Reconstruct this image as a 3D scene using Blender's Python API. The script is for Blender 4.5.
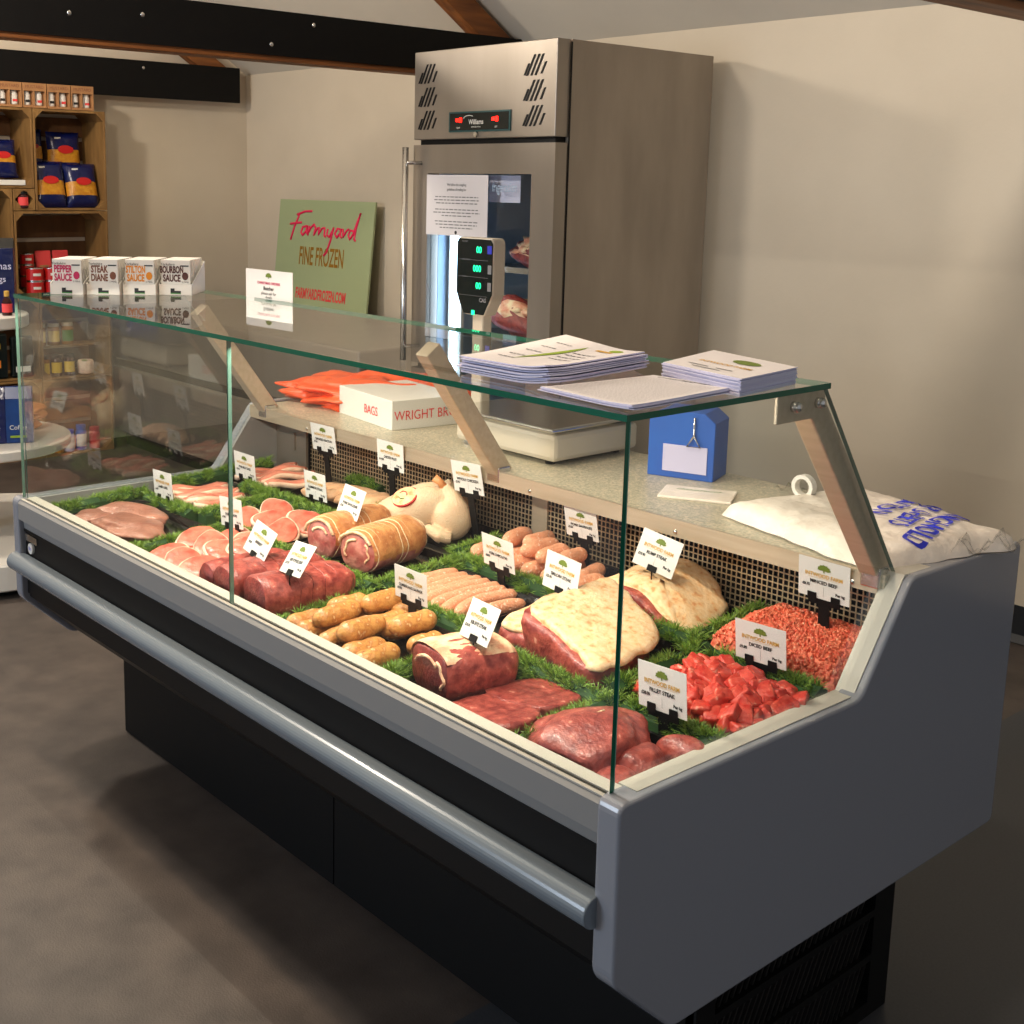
import bpy, math, random
from mathutils import Vector, Matrix, noise
random.seed(7)
for o in list(bpy.data.objects): bpy.data.objects.remove(o, do_unlink=True)
SC = bpy.context.scene
COL = SC.collection
PI = math.pi
# ------------------------------------------------------------------ camera
yaw, pitch, roll = .873, -.1755, .0158
cyw, syw, cp, sp = math.cos(yaw), math.sin(yaw), math.cos(pitch), math.sin(pitch)
fw = Vector((-syw*cp, cyw*cp, sp)); rt = Vector((cyw, syw, 0)); up = rt.cross(fw)
r2 = rt*math.cos(roll)+up*math.sin(roll); u2 = up*math.cos(roll)-rt*math.sin(roll)
cam = bpy.data.cameras.new('camera'); camo = bpy.data.objects.new('camera', cam); COL.objects.link(camo)
M = Matrix((r2, u2, -fw)).transposed().to_4x4(); M.translation = Vector((3.0176, -1.2015, 1.5082)); camo.matrix_world = M
cam.sensor_width = 36; cam.lens = 1244.84/1024*36
cam.shift_x = 87.28/1024; cam.shift_y = -108.44/1024
cam.clip_start = .02
SC.camera = camo
# ------------------------------------------------------------------ exposure, world, lights
SC.view_settings.view_transform = 'Standard'; SC.view_settings.look = 'None'
SC.view_settings.exposure = 0.0; SC.view_settings.gamma = 1; SC.view_settings.use_curve_mapping = False
try: SC.cycles.transparent_max_bounces = 32
except Exception: pass
W = bpy.data.worlds.new('world'); SC.world = W; W.use_nodes = True
W.node_tree.nodes['Background'].inputs[0].default_value = (.92, .93, 1, 1)
W.node_tree.nodes['Background'].inputs[1].default_value = .38
def lamp(kind, name, loc, target, power, color, size=.05, size_y=None, angle=60, blend=.6):
    l = bpy.data.lights.new(name, kind); l.energy = power; l.color = color
    if kind == 'AREA':
        l.size = size
        if size_y: l.shape = 'RECTANGLE'; l.size_y = size_y
    elif kind == 'SPOT': l.shadow_soft_size = size; l.spot_size = math.radians(angle); l.spot_blend = blend
    else: l.shadow_soft_size = size
    o = bpy.data.objects.new(name, l); COL.objects.link(o); o.location = loc
    o.rotation_euler = (Vector(target)-Vector(loc)).to_track_quat('-Z', 'Y').to_euler(); return o
WARM = (1, .80, .58)
lamp('SPOT', 'counter_spot', (.35, -.25, 2.75), (.35, .40, .66), 70, WARM, .06, angle=50)
lamp('SPOT', 'counter_spot', (1.05, -.25, 2.75), (1.05, .40, .66), 70, WARM, .06, angle=50)
lamp('SPOT', 'counter_spot', (1.80, -.20, 2.75), (1.75, .40, .66), 70, WARM, .06, angle=50)
lamp('AREA', 'canopy_led', (.995, .020, 1.2075), (.995, .25, .66), 16.5, (1, .90, .75), 1.93, .010)
lamp('POINT', 'room_lamp', (-.45, -.35, 2.5), (0, 0, 0), 90, (1, .88, .74), .09)
lamp('POINT', 'room_lamp', (-2.1, .1, 2.6), (0, 0, 0), 120, (1, .88, .74), .10)
lamp('SPOT', 'wall_spot', (1.6, .6, 2.9), (1.0, 2.94, 1.3), 125, (1, .92, .82), .1, angle=80, blend=1)
lamp('AREA', 'window_daylight', (-.5, -4.5, 1.6), (0.6, 0, .8), 82, (.70, .83, 1), 1.6, 1.3)
# ------------------------------------------------------------------ materials
def lin(c):
    return tuple(((x/255)/12.92 if x/255 <= .04045 else (((x/255)+.055)/1.055)**2.4) for x in c)
MATS = {}
def mat(name, c1, c2=None, scale=20, rough=.5, metal=0, bump=0, bscale=None, emit=0, detail=4, stretch=None, spread=.5, c3=None, sss=0, coat=0, wave=None, spec=None, emc=None):
    m = bpy.data.materials.new(name); m.use_nodes = True; nt = m.node_tree; N = nt.nodes; Lk = nt.links
    b = N['Principled BSDF']; a = lin(c1)+(1,); b.inputs['Base Color'].default_value = a
    b.inputs['Roughness'].default_value = rough; b.inputs['Metallic'].default_value = metal
    if spec is not None: b.inputs['Specular IOR Level'].default_value = spec
    if coat: b.inputs['Coat Weight'].default_value = coat; b.inputs['Coat Roughness'].default_value = .12
    if sss: b.inputs['Subsurface Weight'].default_value = sss; b.inputs['Subsurface Scale'].default_value = .01
    if emit: b.inputs['Emission Color'].default_value = lin(emc or c1)+(1,); b.inputs['Emission Strength'].default_value = emit
    tc = N.new('ShaderNodeTexCoord'); src = tc.outputs['Object']
    if stretch:
        mp = N.new('ShaderNodeMapping'); mp.inputs['Scale'].default_value = stretch; Lk.new(src, mp.inputs['Vector']); src = mp.outputs[0]
    if c2:
        n = N.new('ShaderNodeTexNoise'); n.inputs['Scale'].default_value = scale; n.inputs['Detail'].default_value = detail
        Lk.new(src, n.inputs['Vector']); r = N.new('ShaderNodeValToRGB'); Lk.new(n.outputs['Fac'], r.inputs[0])
        r.color_ramp.elements[0].color = a; r.color_ramp.elements[1].color = lin(c2)+(1,)
        r.color_ramp.elements[0].position = .5-spread/2; r.color_ramp.elements[1].position = .5+spread/2
        if c3: e = r.color_ramp.elements.new(.5+spread/2+.08); e.color = lin(c3)+(1,)
        Lk.new(r.outputs[0], b.inputs['Base Color'])
    if bump:
        n2 = N.new('ShaderNodeTexNoise'); n2.inputs['Scale'].default_value = bscale or scale*2; n2.inputs['Detail'].default_value = 3
        Lk.new(src, n2.inputs['Vector']); bp = N.new('ShaderNodeBump'); bp.inputs['Strength'].default_value = bump; bp.inputs['Distance'].default_value = .01
        Lk.new(n2.outputs['Fac'], bp.inputs['Height']); Lk.new(bp.outputs[0], b.inputs['Normal'])
    MATS[name] = m; return m
def glass(name, tint, ior=2.1, rough=.0, op=0):
    m = bpy.data.materials.new(name); m.use_nodes = True; nt = m.node_tree; N = nt.nodes; Lk = nt.links
    N.remove(N['Principled BSDF']); out = N['Material Output']
    t = N.new('ShaderNodeBsdfTransparent'); t.inputs[0].default_value = tint+(1,)
    g = N.new('ShaderNodeBsdfGlossy'); g.inputs['Roughness'].default_value = rough
    f = N.new('ShaderNodeFresnel'); f.inputs[0].default_value = ior
    ge = N.new('ShaderNodeNewGeometry'); s = N.new('ShaderNodeMath'); s.operation = 'SUBTRACT'; s.inputs[0].default_value = 1
    Lk.new(ge.outputs['Backfacing'], s.inputs[1]); mu = N.new('ShaderNodeMath'); mu.operation = 'MULTIPLY'
    Lk.new(f.outputs[0], mu.inputs[0]); Lk.new(s.outputs[0], mu.inputs[1])
    mx = N.new('ShaderNodeMixShader'); Lk.new(mu.outputs[0], mx.inputs[0]); Lk.new(t.outputs[0], mx.inputs[1]); Lk.new(g.outputs[0], mx.inputs[2])
    Lk.new(mx.outputs[0], out.inputs[0]); MATS[name] = m; return m
mat('wall', (206, 194, 174), (198, 186, 166), 3, .85, bump=.05, bscale=60)
mat('ceiling', (206, 200, 188), (198, 192, 180), 3, .9)
mat('floor', (61, 54, 50), (92, 82, 75), 9, .55, bump=.12, bscale=220, detail=12, spread=.5)
mat('vinyl', (54, 57, 62), (64, 67, 72), 180, .5, detail=4)
mat('skirting', (28, 32, 38), rough=.5)
mat('timber', (156, 94, 40), (92, 50, 18), 9, .6, stretch=(3, .3, 3), bump=.3)
mat('black_steel', (8, 7, 7), (13, 12, 11), 30, .6, spec=.2)
mat('crate_wood', (152, 114, 62), (108, 76, 36), 14, .7, stretch=(1, 1, .25), bump=.2)
mat('crate_dark', (120, 82, 44), (78, 50, 24), 14, .8, stretch=(1, 1, .3), bump=.2)
mat('steel', (156, 147, 136), (138, 130, 119), 6, .38, .6, stretch=(1, 1, .08), bump=.02, bscale=200)
mat('steel_side', (165, 153, 138), (140, 130, 117), 5, .5, .5, stretch=(1.2, 1.2, .35))
mat('steel_bright', (210, 208, 203), rough=.22, metal=1)
mat('steel_dark', (70, 68, 66), rough=.4, metal=.8)
mat('brushed', (205, 190, 168), (188, 172, 148), 30, .4, .55, stretch=(.2, 3, 3))
mat('panel_grey', (140, 143, 151), rough=.22, coat=.4)
mat('white_cap_lit_rim', (190, 186, 174), rough=.45)  # white of the trim cap; also paints the lit rim on the right liner
mat('grille_steel', (205, 182, 148), rough=.4, metal=.6)
mat('trim_grey', (138, 137, 135), rough=.38)
mat('bumper_grey', (112, 122, 130), rough=.25, coat=.3)
mat('black_band', (13, 11, 10), (17, 14, 12), 60, .5, spec=.25)
mat('black', (7, 7, 7), rough=.55, spec=.25)
mat('black_gloss', (10, 20, 20), rough=.18)
mat('tray_black', (16, 15, 15), rough=.15)
mat('deck_steel', (120, 118, 112), rough=.35, metal=.9)
mat('granite', (205, 192, 168), (140, 142, 124), 170, .35, detail=6, spread=.24, c3=(228, 218, 198))
mat('white_plastic', (225, 222, 214), rough=.4)
mat('white_laminate', (214, 210, 202), rough=.35)
mat('paper', (218, 214, 216), rough=.7)
mat('paper_blue_cool_edges', (205, 204, 232), (222, 220, 240), 8, .7, stretch=(.3, .3, 60))  # blue paper; on stacks the cool light is painted into sheet edges
mat('card_white', (222, 220, 216), rough=.5)
mat('ink', (30, 30, 32), rough=.6)
mat('ink_grey', (120, 120, 122), rough=.6)
mat('gold_ink', (205, 160, 70), rough=.6)
mat('olive_ink', (104, 122, 38), rough=.6)
mat('lime_ink', (140, 165, 40), rough=.6)
mat('glass_edge', (8, 96, 72), rough=.15, spec=.6)
mat('glass_edge_pale', (84, 118, 106), rough=.15, spec=.6)
glass('glass', (.955, .975, .965)); glass('glass_plain', (.97, .985, .98), 1.45)
glass('film', (.93, .93, .93), 1.6, .12)
mat('grass', (50, 98, 20), (150, 180, 70), 170, .45, spread=.5)
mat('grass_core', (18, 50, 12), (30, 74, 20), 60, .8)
mat('beef', (124, 42, 38), (178, 84, 72), 60, .4, bump=.25, bscale=150, spread=.3, coat=.12, c3=(220, 152, 132), detail=8)
mat('beef_dark', (112, 30, 28), (158, 62, 54), 70, .4, bump=.3, bscale=180, coat=.1, detail=7, spread=.3)
mat('beef_dice', (192, 42, 34), (218, 84, 66), 70, .38, bump=.3, bscale=160, coat=.08, detail=6, c3=(240, 170, 150), spread=.25)
mat('mince', (222, 78, 52), (244, 140, 104), 150, .4, bump=.4, bscale=300, spread=.3, coat=.1, c3=(252, 206, 180))
mat('fat', (244, 212, 170), (238, 194, 144), 70, .5, bump=.25, bscale=130, spread=.16, detail=8, c3=(222, 156, 104))
mat('fat_pale', (246, 222, 180), (226, 150, 118), 26, .42, bump=.4, bscale=120, spread=.25, detail=6)
mat('rind', (222, 158, 100), (190, 118, 68), 45, .45, bump=.3, bscale=130, spread=.3, coat=.08, detail=7, c3=(236, 190, 140))
mat('pork', (218, 116, 94), (236, 158, 134), 40, .36, bump=.2, bscale=120, coat=.15)
mat('pork_lean', (190, 84, 66), (218, 122, 100), 45, .36, bump=.2, bscale=120, coat=.15, spread=.35)
mat('pork_fat', (250, 226, 202), (240, 196, 168), 40, .4, bump=.25, bscale=120)
mat('ham_cut', (164, 74, 70), (214, 144, 130), 36, .38, bump=.3, spread=.35, coat=.1)
mat('liver', (128, 76, 62), (178, 124, 104), 22, .3, bump=.3, bscale=90, coat=.3, detail=6)
mat('chicken', (228, 206, 174), (218, 182, 148), 26, .45, bump=.4, bscale=260, sss=.08)
mat('breast', (238, 180, 136), (246, 204, 166), 26, .36, bump=.25, bscale=100, coat=.15)
mat('herb_sausage', (206, 148, 80), (178, 112, 54), 80, .34, bump=.3, bscale=200, spread=.2, coat=.15, c3=(232, 200, 150), detail=6)
mat('pork_sausage', (236, 170, 134), (226, 148, 110), 150, .4, bump=.5, bscale=260, spread=.14, coat=.08, c3=(250, 214, 190), detail=6)
mat('string', (232, 214, 180), rough=.8)
mat('orange_bag', (236, 78, 34), (250, 112, 60), 12, .35, bump=.4, bscale=25)
mat('blue_card', (20, 96, 190), (30, 80, 170), 8, .5)
mat('deep_blue', (14, 62, 128), (10, 44, 96), 10, .3)
mat('navy', (10, 18, 62), (14, 24, 80), 10, .25, bump=.3, bscale=30)
mat('pasta', (206, 150, 40), (180, 110, 20), 60, .35, bump=.3)
mat('red', (190, 28, 26), rough=.4); mat('pink', (240, 26, 88), rough=.5)
mat('magenta', (188, 30, 84), rough=.5); mat('brown_ink', (120, 72, 50), rough=.5)
mat('orange_ink', (226, 140, 30), rough=.5); mat('dark_brown_ink', (84, 46, 40), rough=.5)
mat('yellow', (222, 184, 50), rough=.5); mat('green', (60, 130, 50), rough=.5)
mat('sign_green', (160, 174, 132), (164, 178, 136), 3, .6)
mat('sign_red', (226, 70, 70), rough=.6); mat('sign_gold', (152, 108, 12), rough=.6)
mat('jam', (52, 14, 12), rough=.15); mat('honey', (150, 96, 20), rough=.2)
mat('bread', (206, 140, 76), (180, 104, 50), 20, .6, bump=.3)
mat('kraft', (176, 128, 82), (160, 112, 70), 20, .8)
mat('led_red', (255, 30, 20), emit=6, emc=(255, 20, 10)); mat('led_green', (20, 230, 170), emit=1.6, emc=(10, 235, 150))
mat('led_strip', (225, 240, 255), emit=14, emc=(190, 222, 255))
mat('fridge_inside', (176, 198, 220), rough=.5); mat('fridge_dark', (96, 112, 128), rough=.5)
mat('teal', (20, 70, 72), rough=.4); mat('purple_paper', (200, 196, 226), rough=.7)
mat('wrap_white', (236, 228, 216), (226, 214, 200), 20, .35, bump=.5, bscale=30)
mat('royal', (40, 50, 190), rough=.5); mat('beige_plastic', (196, 186, 168), rough=.45)
mat('cable', (24, 24, 26), rough=.5)
# ------------------------------------------------------------------ mesh helpers
class MB:
    def __init__(s): s.v = []; s.f = []; s.m = []
    def add(s, vs, fs, mi=0):
        k = len(s.v); s.v += [tuple(v) for v in vs]; s.f += [tuple(i+k for i in f) for f in fs]; s.m += [mi]*len(fs); return s
    def box(s, x0, x1, y0, y1, z0, z1, mi=0):
        return s.add([(x0, y0, z0), (x1, y0, z0), (x1, y1, z0), (x0, y1, z0), (x0, y0, z1), (x1, y0, z1), (x1, y1, z1), (x0, y1, z1)],
                     [(0, 3, 2, 1), (4, 5, 6, 7), (0, 1, 5, 4), (1, 2, 6, 5), (2, 3, 7, 6), (3, 0, 4, 7)], mi)
    def obox(s, c, ex, ey, ez, mi=0):   # centre and three half-axis vectors
        c, ex, ey, ez = map(Vector, (c, ex, ey, ez)); vs = []
        for k in (-1, 1):
            for (i, j) in ((-1, -1), (1, -1), (1, 1), (-1, 1)): vs.append(c+ex*i+ey*j+ez*k)
        return s.add(vs, [(0, 3, 2, 1), (4, 5, 6, 7), (0, 1, 5, 4), (1, 2, 6, 5), (2, 3, 7, 6), (3, 0, 4, 7)], mi)
    def prism(s, poly, a, b, axis='x', mi=0):   # poly in the other two axes
        n = len(poly); vs = []
        for t in (a, b):
            for p, q in poly:
                vs.append({'x': (t, p, q), 'y': (p, t, q), 'z': (p, q, t)}[axis])
        ar = sum(poly[i][0]*poly[(i+1) % n][1]-poly[(i+1) % n][0]*poly[i][1] for i in range(n))
        fs = [tuple(range(n))[::-1], tuple(range(n, 2*n))]+[(i, (i+1) % n, (i+1) % n+n, i+n) for i in range(n)]
        flip = (ar < 0) ^ (axis == 'y') ^ (b < a)
        if flip: fs = [f[::-1] for f in fs]
        return s.add(vs, fs, mi)
    def tube(s, pts, r, n=10, mi=0, cap=True, flat=1.0):
        pts = [Vector(p) for p in pts]; rr = r if isinstance(r, (list, tuple)) else [r]*len(pts); vs = []; ref = None
        for i, p in enumerate(pts):
            d = (pts[min(i+1, len(pts)-1)]-pts[max(i-1, 0)]).normalized()
            if ref is None: ref = Vector((0, 0, 1)) if abs(d.z) < .9 else Vector((1, 0, 0))
            a = d.cross(ref).normalized(); b = a.cross(d).normalized(); ref = b
            for k in range(n):
                t = 2*PI*k/n; vs.append(p+a*math.cos(t)*rr[i]+b*math.sin(t)*rr[i]*flat)
        fs = [(i*n+k, i*n+(k+1) % n, (i+1)*n+(k+1) % n, (i+1)*n+k) for i in range(len(pts)-1) for k in range(n)]
        if cap: fs += [tuple(range(n))[::-1], tuple((len(pts)-1)*n+k for k in range(n))]
        return s.add(vs, fs, mi)
    def lathe(s, prof, c=(0, 0, 0), n=24, mi=0):
        vs = []; m = len(prof)
        for r, z in prof:
            for k in range(n):
                t = 2*PI*k/n; vs.append((c[0]+r*math.cos(t), c[1]+r*math.sin(t), c[2]+z))
        fs = [(i*n+k, i*n+(k+1) % n, (i+1)*n+(k+1) % n, (i+1)*n+k) for i in range(m-1) for k in range(n)]
        fs += [tuple(range(n))[::-1], tuple((m-1)*n+k for k in range(n))]
        return s.add(vs, fs, mi)
    def ball(s, c, r, n=12, m=8, mi=0, rot=None, namp=0, nsc=20, seed=0, zmin=None):
        vs = []; c = Vector(c)
        for i in range(m+1):
            ph = PI*i/m
            for k in range(n):
                t = 2*PI*k/n; d = Vector((math.sin(ph)*math.cos(t), math.sin(ph)*math.sin(t), math.cos(ph)))
                p = Vector((d.x*r[0], d.y*r[1], d.z*r[2]))
                if namp: p *= 1+namp*noise.noise(d*nsc+Vector((seed*3.1, seed*1.7, 0)))
                if rot: p = rot @ p
                p = p+c
                if zmin is not None and p.z < zmin: p.z = zmin+(p.z-zmin)*.08
                vs.append(p)
        fs = [(i*n+k, (i+1)*n+k, (i+1)*n+(k+1) % n, i*n+(k+1) % n) for i in range(m) for k in range(n)]
        return s.add(vs, fs, mi)
    def build(s, name, mats, parent=None, smooth=False, bevel=0, seg=2, loc=None, rot=None):
        me = bpy.data.meshes.new(name); me.from_pydata(s.v, [], s.f); me.update()
        if not isinstance(mats, (list, tuple)): mats = [mats]
        for m in mats: me.materials.append(MATS[m])
        if len(mats) > 1: me.polygons.foreach_set('material_index', s.m)
        if smooth: me.polygons.foreach_set('use_smooth', [True]*len(me.polygons))
        o = bpy.data.objects.new(name, me); COL.objects.link(o)
        if parent: o.parent = parent
        if loc: o.location = loc
        if rot: o.rotation_euler = rot
        if bevel:
            b = o.modifiers.new('bevel', 'BEVEL'); b.width = bevel; b.segments = seg; b.limit_method = 'ANGLE'; b.angle_limit = math.radians(35)
        return o
def tag(o, label=None, cat=None, group=None, kind=None):
    if label: o['label'] = label
    if cat: o['category'] = cat
    if group: o['group'] = group
    if kind: o['kind'] = kind
    return o
def thing(name, label, cat, loc=(0, 0, 0), rotz=0, group=None):
    o = bpy.data.objects.new(name, None); COL.objects.link(o); o.empty_display_size = .05
    o.location = loc; o.rotation_euler = (0, 0, rotz); return tag(o, label, cat, group)
def copy_tree(o, parent=None):
    c = o.copy(); COL.objects.link(c)
    if parent: c.parent = parent
    for ch in [x for x in bpy.data.objects if x.parent == o]: copy_tree(ch, c)
    return c
_tc = {}
def textmesh(s, size, bold=0, sx=1.0, align='CENTER'):
    k = (s, size, bold, sx, align)
    if k in _tc: return _tc[k]
    cu = bpy.data.curves.new('lettering', 'FONT'); cu.body = s; cu.size = size; cu.align_x = align; cu.align_y = 'CENTER'; cu.offset = bold; cu.resolution_u = 3
    o = bpy.data.objects.new('lettering', cu); COL.objects.link(o)
    dg = bpy.context.evaluated_depsgraph_get(); me = bpy.data.meshes.new_from_object(o.evaluated_get(dg))
    bpy.data.objects.remove(o, do_unlink=True)
    r = ([(v.co.x*sx, v.co.y) for v in me.vertices], [tuple(p.vertices) for p in me.polygons]); bpy.data.meshes.remove(me); _tc[k] = r; return r
def put_text(mb, s, size, fn, bold=0, sx=1.0, align='CENTER', mi=0):
    vs, fs = textmesh(s, size, bold, sx, align)
    mb.add([fn(x, y) for x, y in vs], fs, mi)
def blob2(pts):  return pts
def dk(y): return .648+.05*y          # display deck height
# ------------------------------------------------------------------ room
XL, YB, ZE = -3.66, 2.943, 2.133
S = .65
o = MB().box(XL-.1, 5.2, YB, YB+.12, 0, ZE+.12).build('wall_back', 'wall'); tag(o, kind='structure')
b = MB(); b.prism([(YB+.1, 0), (-5.2, 0), (-5.2, 2.1), (-1.2, ZE+S*(YB+1.2)), (YB+.1, ZE-.06)], XL-.12, XL, 'x'); tag(b.build('wall_left', 'wall'), kind='structure')
zr = ZE+S*(YB+1.2)
b = MB(); b.prism([(YB+.12, ZE-S*.12), (YB+.12, ZE+.1-S*.12), (-1.2, zr+.1), (-5.2, 2.2), (-5.2, 2.1), (-1.2, zr)], XL-.1, 5.2, 'x'); tag(b.build('ceiling', 'ceiling'), kind='structure')
o = MB().box(XL-.1, 1.5, -5.2, YB+.1, -.06, 0).build('floor', 'floor'); tag(o, kind='structure')
o = MB().box(1.5, 5.2, -5.2, YB+.1, -.06, 0).build('floor_right', 'vinyl'); tag(o, kind='structure')
b = MB(); b.prism([(YB, 0), (YB-.02, .004), (YB-.006, .03), (YB-.005, .13), (YB, .13)], -.1, 5.2, 'x'); tag(b.build('baseboard_back', 'skirting'), kind='structure')
b = MB(); b.box(2.35, 5.2, 2.0, 2.006, 0, .0012); b.box(2.9, 2.906, -1, 2.0, 0, .0012); tag(b.build('trim_1', 'skirting'), kind='structure')
def truss(x0, x1, y0, label, bolts, end=YB-.005, plz=.02):
    t = thing('roof_truss', label, 'beam', ((x0+x1)/2, y0, 1.97))
    dx = (x1-x0)/2; L = end-y0
    MB().box(-dx, dx, 0, L, 0, .17).build('tie_beam', 'timber', t, bevel=.004)
    MB().box(dx, dx+.012, 0, L, plz, .19).build('steel_plate', 'black_steel', t)
    for (y, z) in bolts:
        MB().ball((dx+.014, y-y0, z), (.006, .010, .010), 8, 6).build('bolt', 'steel_bright', t, smooth=True)
    # rafter rises from the wall end along the slope of the ceiling
    ye = end-y0; yt = ye-1.9
    b = MB(); b.prism([(ye-.02, .155), (ye-.24, .17), (yt-.22, .17+S*(ye-yt-.02)), (yt, .13+S*(ye-yt)+.02)], -dx+.012, dx-.012, 'x')
    b.build('rafter', 'timber', t, bevel=.003)
    return t
truss(-1.34, -1.242, -1.0, 'long dark timber roof tie beam with black steel plate, running above the tall fridge', [(1.0, .12+.0), (.72, .1), (1.75, .15), (2.3, .06), (1.55, .06), (.45, .15)])
truss(-3.655, -3.56, -1.0, 'shorter-looking black plated roof beam close to the left wall above the crates', [(2.2, .15)], 2.83, -.012)
truss(1.34, 1.44, -1.0, 'roof beam whose brown underside shows in the top right corner', [])
# ------------------------------------------------------------------ display counter
ctr = thing('display_counter', 'long grey refrigerated butcher serve-over counter with flat glass top', 'counter', (1, .5, 0))
CP = Vector((1, .5, 0))
def C(mb, name, mats, **k):
    mb.v = [(x-CP.x, y-CP.y, z-CP.z) for x, y, z in mb.v]; return mb.build(name, mats, ctr, **k)
X1, XP = 1.987, 2.022
b = MB(); b.prism([(.004, .62), (.004, .438), (.125, .322), (1.07, .322), (1.07, .845), (.80, .845), (.80, dk(.8)-.004), (.02, .646), (.02, .62)], .002, X1, 'x'); C(b, 'hull', 'black_band')
b = MB(); b.box(.022, 1.94, .262, .83, 0, .322); C(b, 'plinth', 'black')
b = MB(); b.box(.018, 1.0, .252, .262, .004, .322); C(b, 'plinth_panel', 'black'); b = MB(); b.box(1.004, 1.96, .252, .262, .004, .322); C(b, 'plinth_panel', 'black')
# louvred grille on the right end of the plinth
b = MB(); xg = 1.955
b.box(1.945, 1.965, .252, .30, 0, .322); b.box(1.945, 1.965, .77, .836, 0, .322); b.box(1.945, 1.965, .3, .77, .30, .322); b.box(1.945, 1.965, .3, .77, 0, .03)
for z in (.115, .205): b.box(1.945, 1.965, .3, .77, z, z+.014)
C(b, 'grille_frame', 'black')
b = MB()
for z0, z1 in ((.03, .115), (.129, .205), (.219, .30)):
    for i in range(26):
        y = .305+i*.018; b.obox((1.955, y, (z0+z1)/2), (.002, 0, 0), (0, .0022, 0), (0, .020, (z1-z0)/2))
C(b, 'grille_slats', 'steel_dark')
b = MB(); b.prism([(-.004, .622), (-.006, .64), (-.018, .648), (-.018, .69), (-.010, .698), (.004, .698), (.005, .695), (.007, .695), (.008, .698), (.030, .698), (.034, .66), (.034, .646), (.0, .63)], .002, X1, 'x')
C(b, 'front_trim', 'trim_grey')
b = MB(); b.box(.004, X1-.001, -.012, -.0045, .6982, .7005); b.box(.004, X1-.001, .0045, .030, .6982, .7005); C(b, 'trim_cap', 'white_cap_lit_rim')
b = MB(); b.box(.004, X1-.001, -.006, .004, .615, .622); b.box(.004, X1-.001, -.002, .006, .45, .6195); C(b, 'front_band', 'black_band')
pts = []
for k in range(17):
    a = PI/2+PI*k/16; pts.append((-.020+.024*math.cos(a), .533+.024*math.sin(a)))
pts += [(-.004, .509), (-.004, .557)]
b = MB(); b.prism(pts[::-1], -.026, 1.988, 'x'); C(b, 'bumper_rail', 'bumper_grey', bevel=.002)
def rprof(poly, r=.018, n=5):
    out = []; N_ = len(poly)
    for i in range(N_):
        p = Vector(poly[i]); a = Vector(poly[i-1]); c = Vector(poly[(i+1) % N_])
        d1 = (a-p).normalized(); d2 = (c-p).normalized(); rr = min(r, (a-p).length*.4, (c-p).length*.4)
        s1 = p+d1*rr; s2 = p+d2*rr
        for k in range(n+1):
            t = k/n; out.append(tuple(s1*(1-t)**2+p*2*t*(1-t)+s2*t*t))
    return out
PROF = [(-.02, .703), (-.018, .438), (.115, .314), (1.078, .314), (1.084, .872), (.694, .878), (.562, .698)]
for x0, x1, nm in ((1.981, XP, 'end_panel'), (-.033, .002, 'end_panel')):
    b = MB(); b.prism(rprof(PROF), x0, x1, 'x'); C(b, nm, 'panel_grey', bevel=.005, seg=3)
# inner liners; the right one is widened and pale, painting the lit rim
for x0, x1, zt, mm in ((X1-.012, XP-.014, .0045, 'white_cap_lit_rim'), (.002, .014, 0, 'trim_grey')):
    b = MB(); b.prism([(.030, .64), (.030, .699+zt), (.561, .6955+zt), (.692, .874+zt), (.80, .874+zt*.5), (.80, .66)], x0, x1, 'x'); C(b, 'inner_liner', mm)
b = MB(); b.add([(.01, .03, dk(.03)), (X1-.01, .03, dk(.03)), (X1-.01, .8, dk(.8)), (.01, .8, dk(.8)), (.01, .03, .646), (X1-.01, .03, .646), (X1-.01, .8, .646), (.01, .8, .646)], [(0, 1, 2, 3), (4, 7, 6, 5), (0, 4, 5, 1), (1, 5, 6, 2), (2, 6, 7, 3), (3, 7, 4, 0)])
C(b, 'display_deck', 'deck_steel')
# rear air grille
MY = .775
b = MB(); x = .165; 
while x < 1.97:
    if not (1.06 < x < 1.10): b.box(x, x+.0024, MY, MY+.002, .67, .862)
    x += .0118
for i in range(17):
    z = .674+i*.0118
    b.box(.16, 1.06, MY-.001, MY+.001, z, z+.0023); b.box(1.10, 1.975, MY-.001, MY+.001, z, z+.0023)
C(b, 'air_grille', 'grille_steel')
b = MB(); b.box(1.055, 1.103, MY-.004, MY+.002, .67, .862); C(b, 'grille_post', 'brushed')
b = MB(); b.box(.014, .165, MY-.02, MY-.012, .67, .845); b.box(.10, .115, MY-.026, MY-.02, .75, .80); C(b, 'corner_plate', 'steel')
b = MB(); b.box(.014, X1-.012, .797, .799, .67, .845); C(b, 'grille_backing', 'black')
b = MB(); b.box(.0, X1-.002, .672, 1.09, .848, .874); C(b, 'service_worktop', 'granite', bevel=.002)
b = MB(); b.box(.014, X1-.012, .666, .672, .842, .876); b.box(.014, X1-.012, .672, .70, .842, .847); C(b, 'front_rail', 'brushed')
for x in (.3, .7, 1.15, 1.55, 1.93):
    b = MB(); b.ball((x, .666, .852), (.005, .003, .005), 8, 6); C(b, 'rivet', 'steel_bright', smooth=True)
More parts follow.
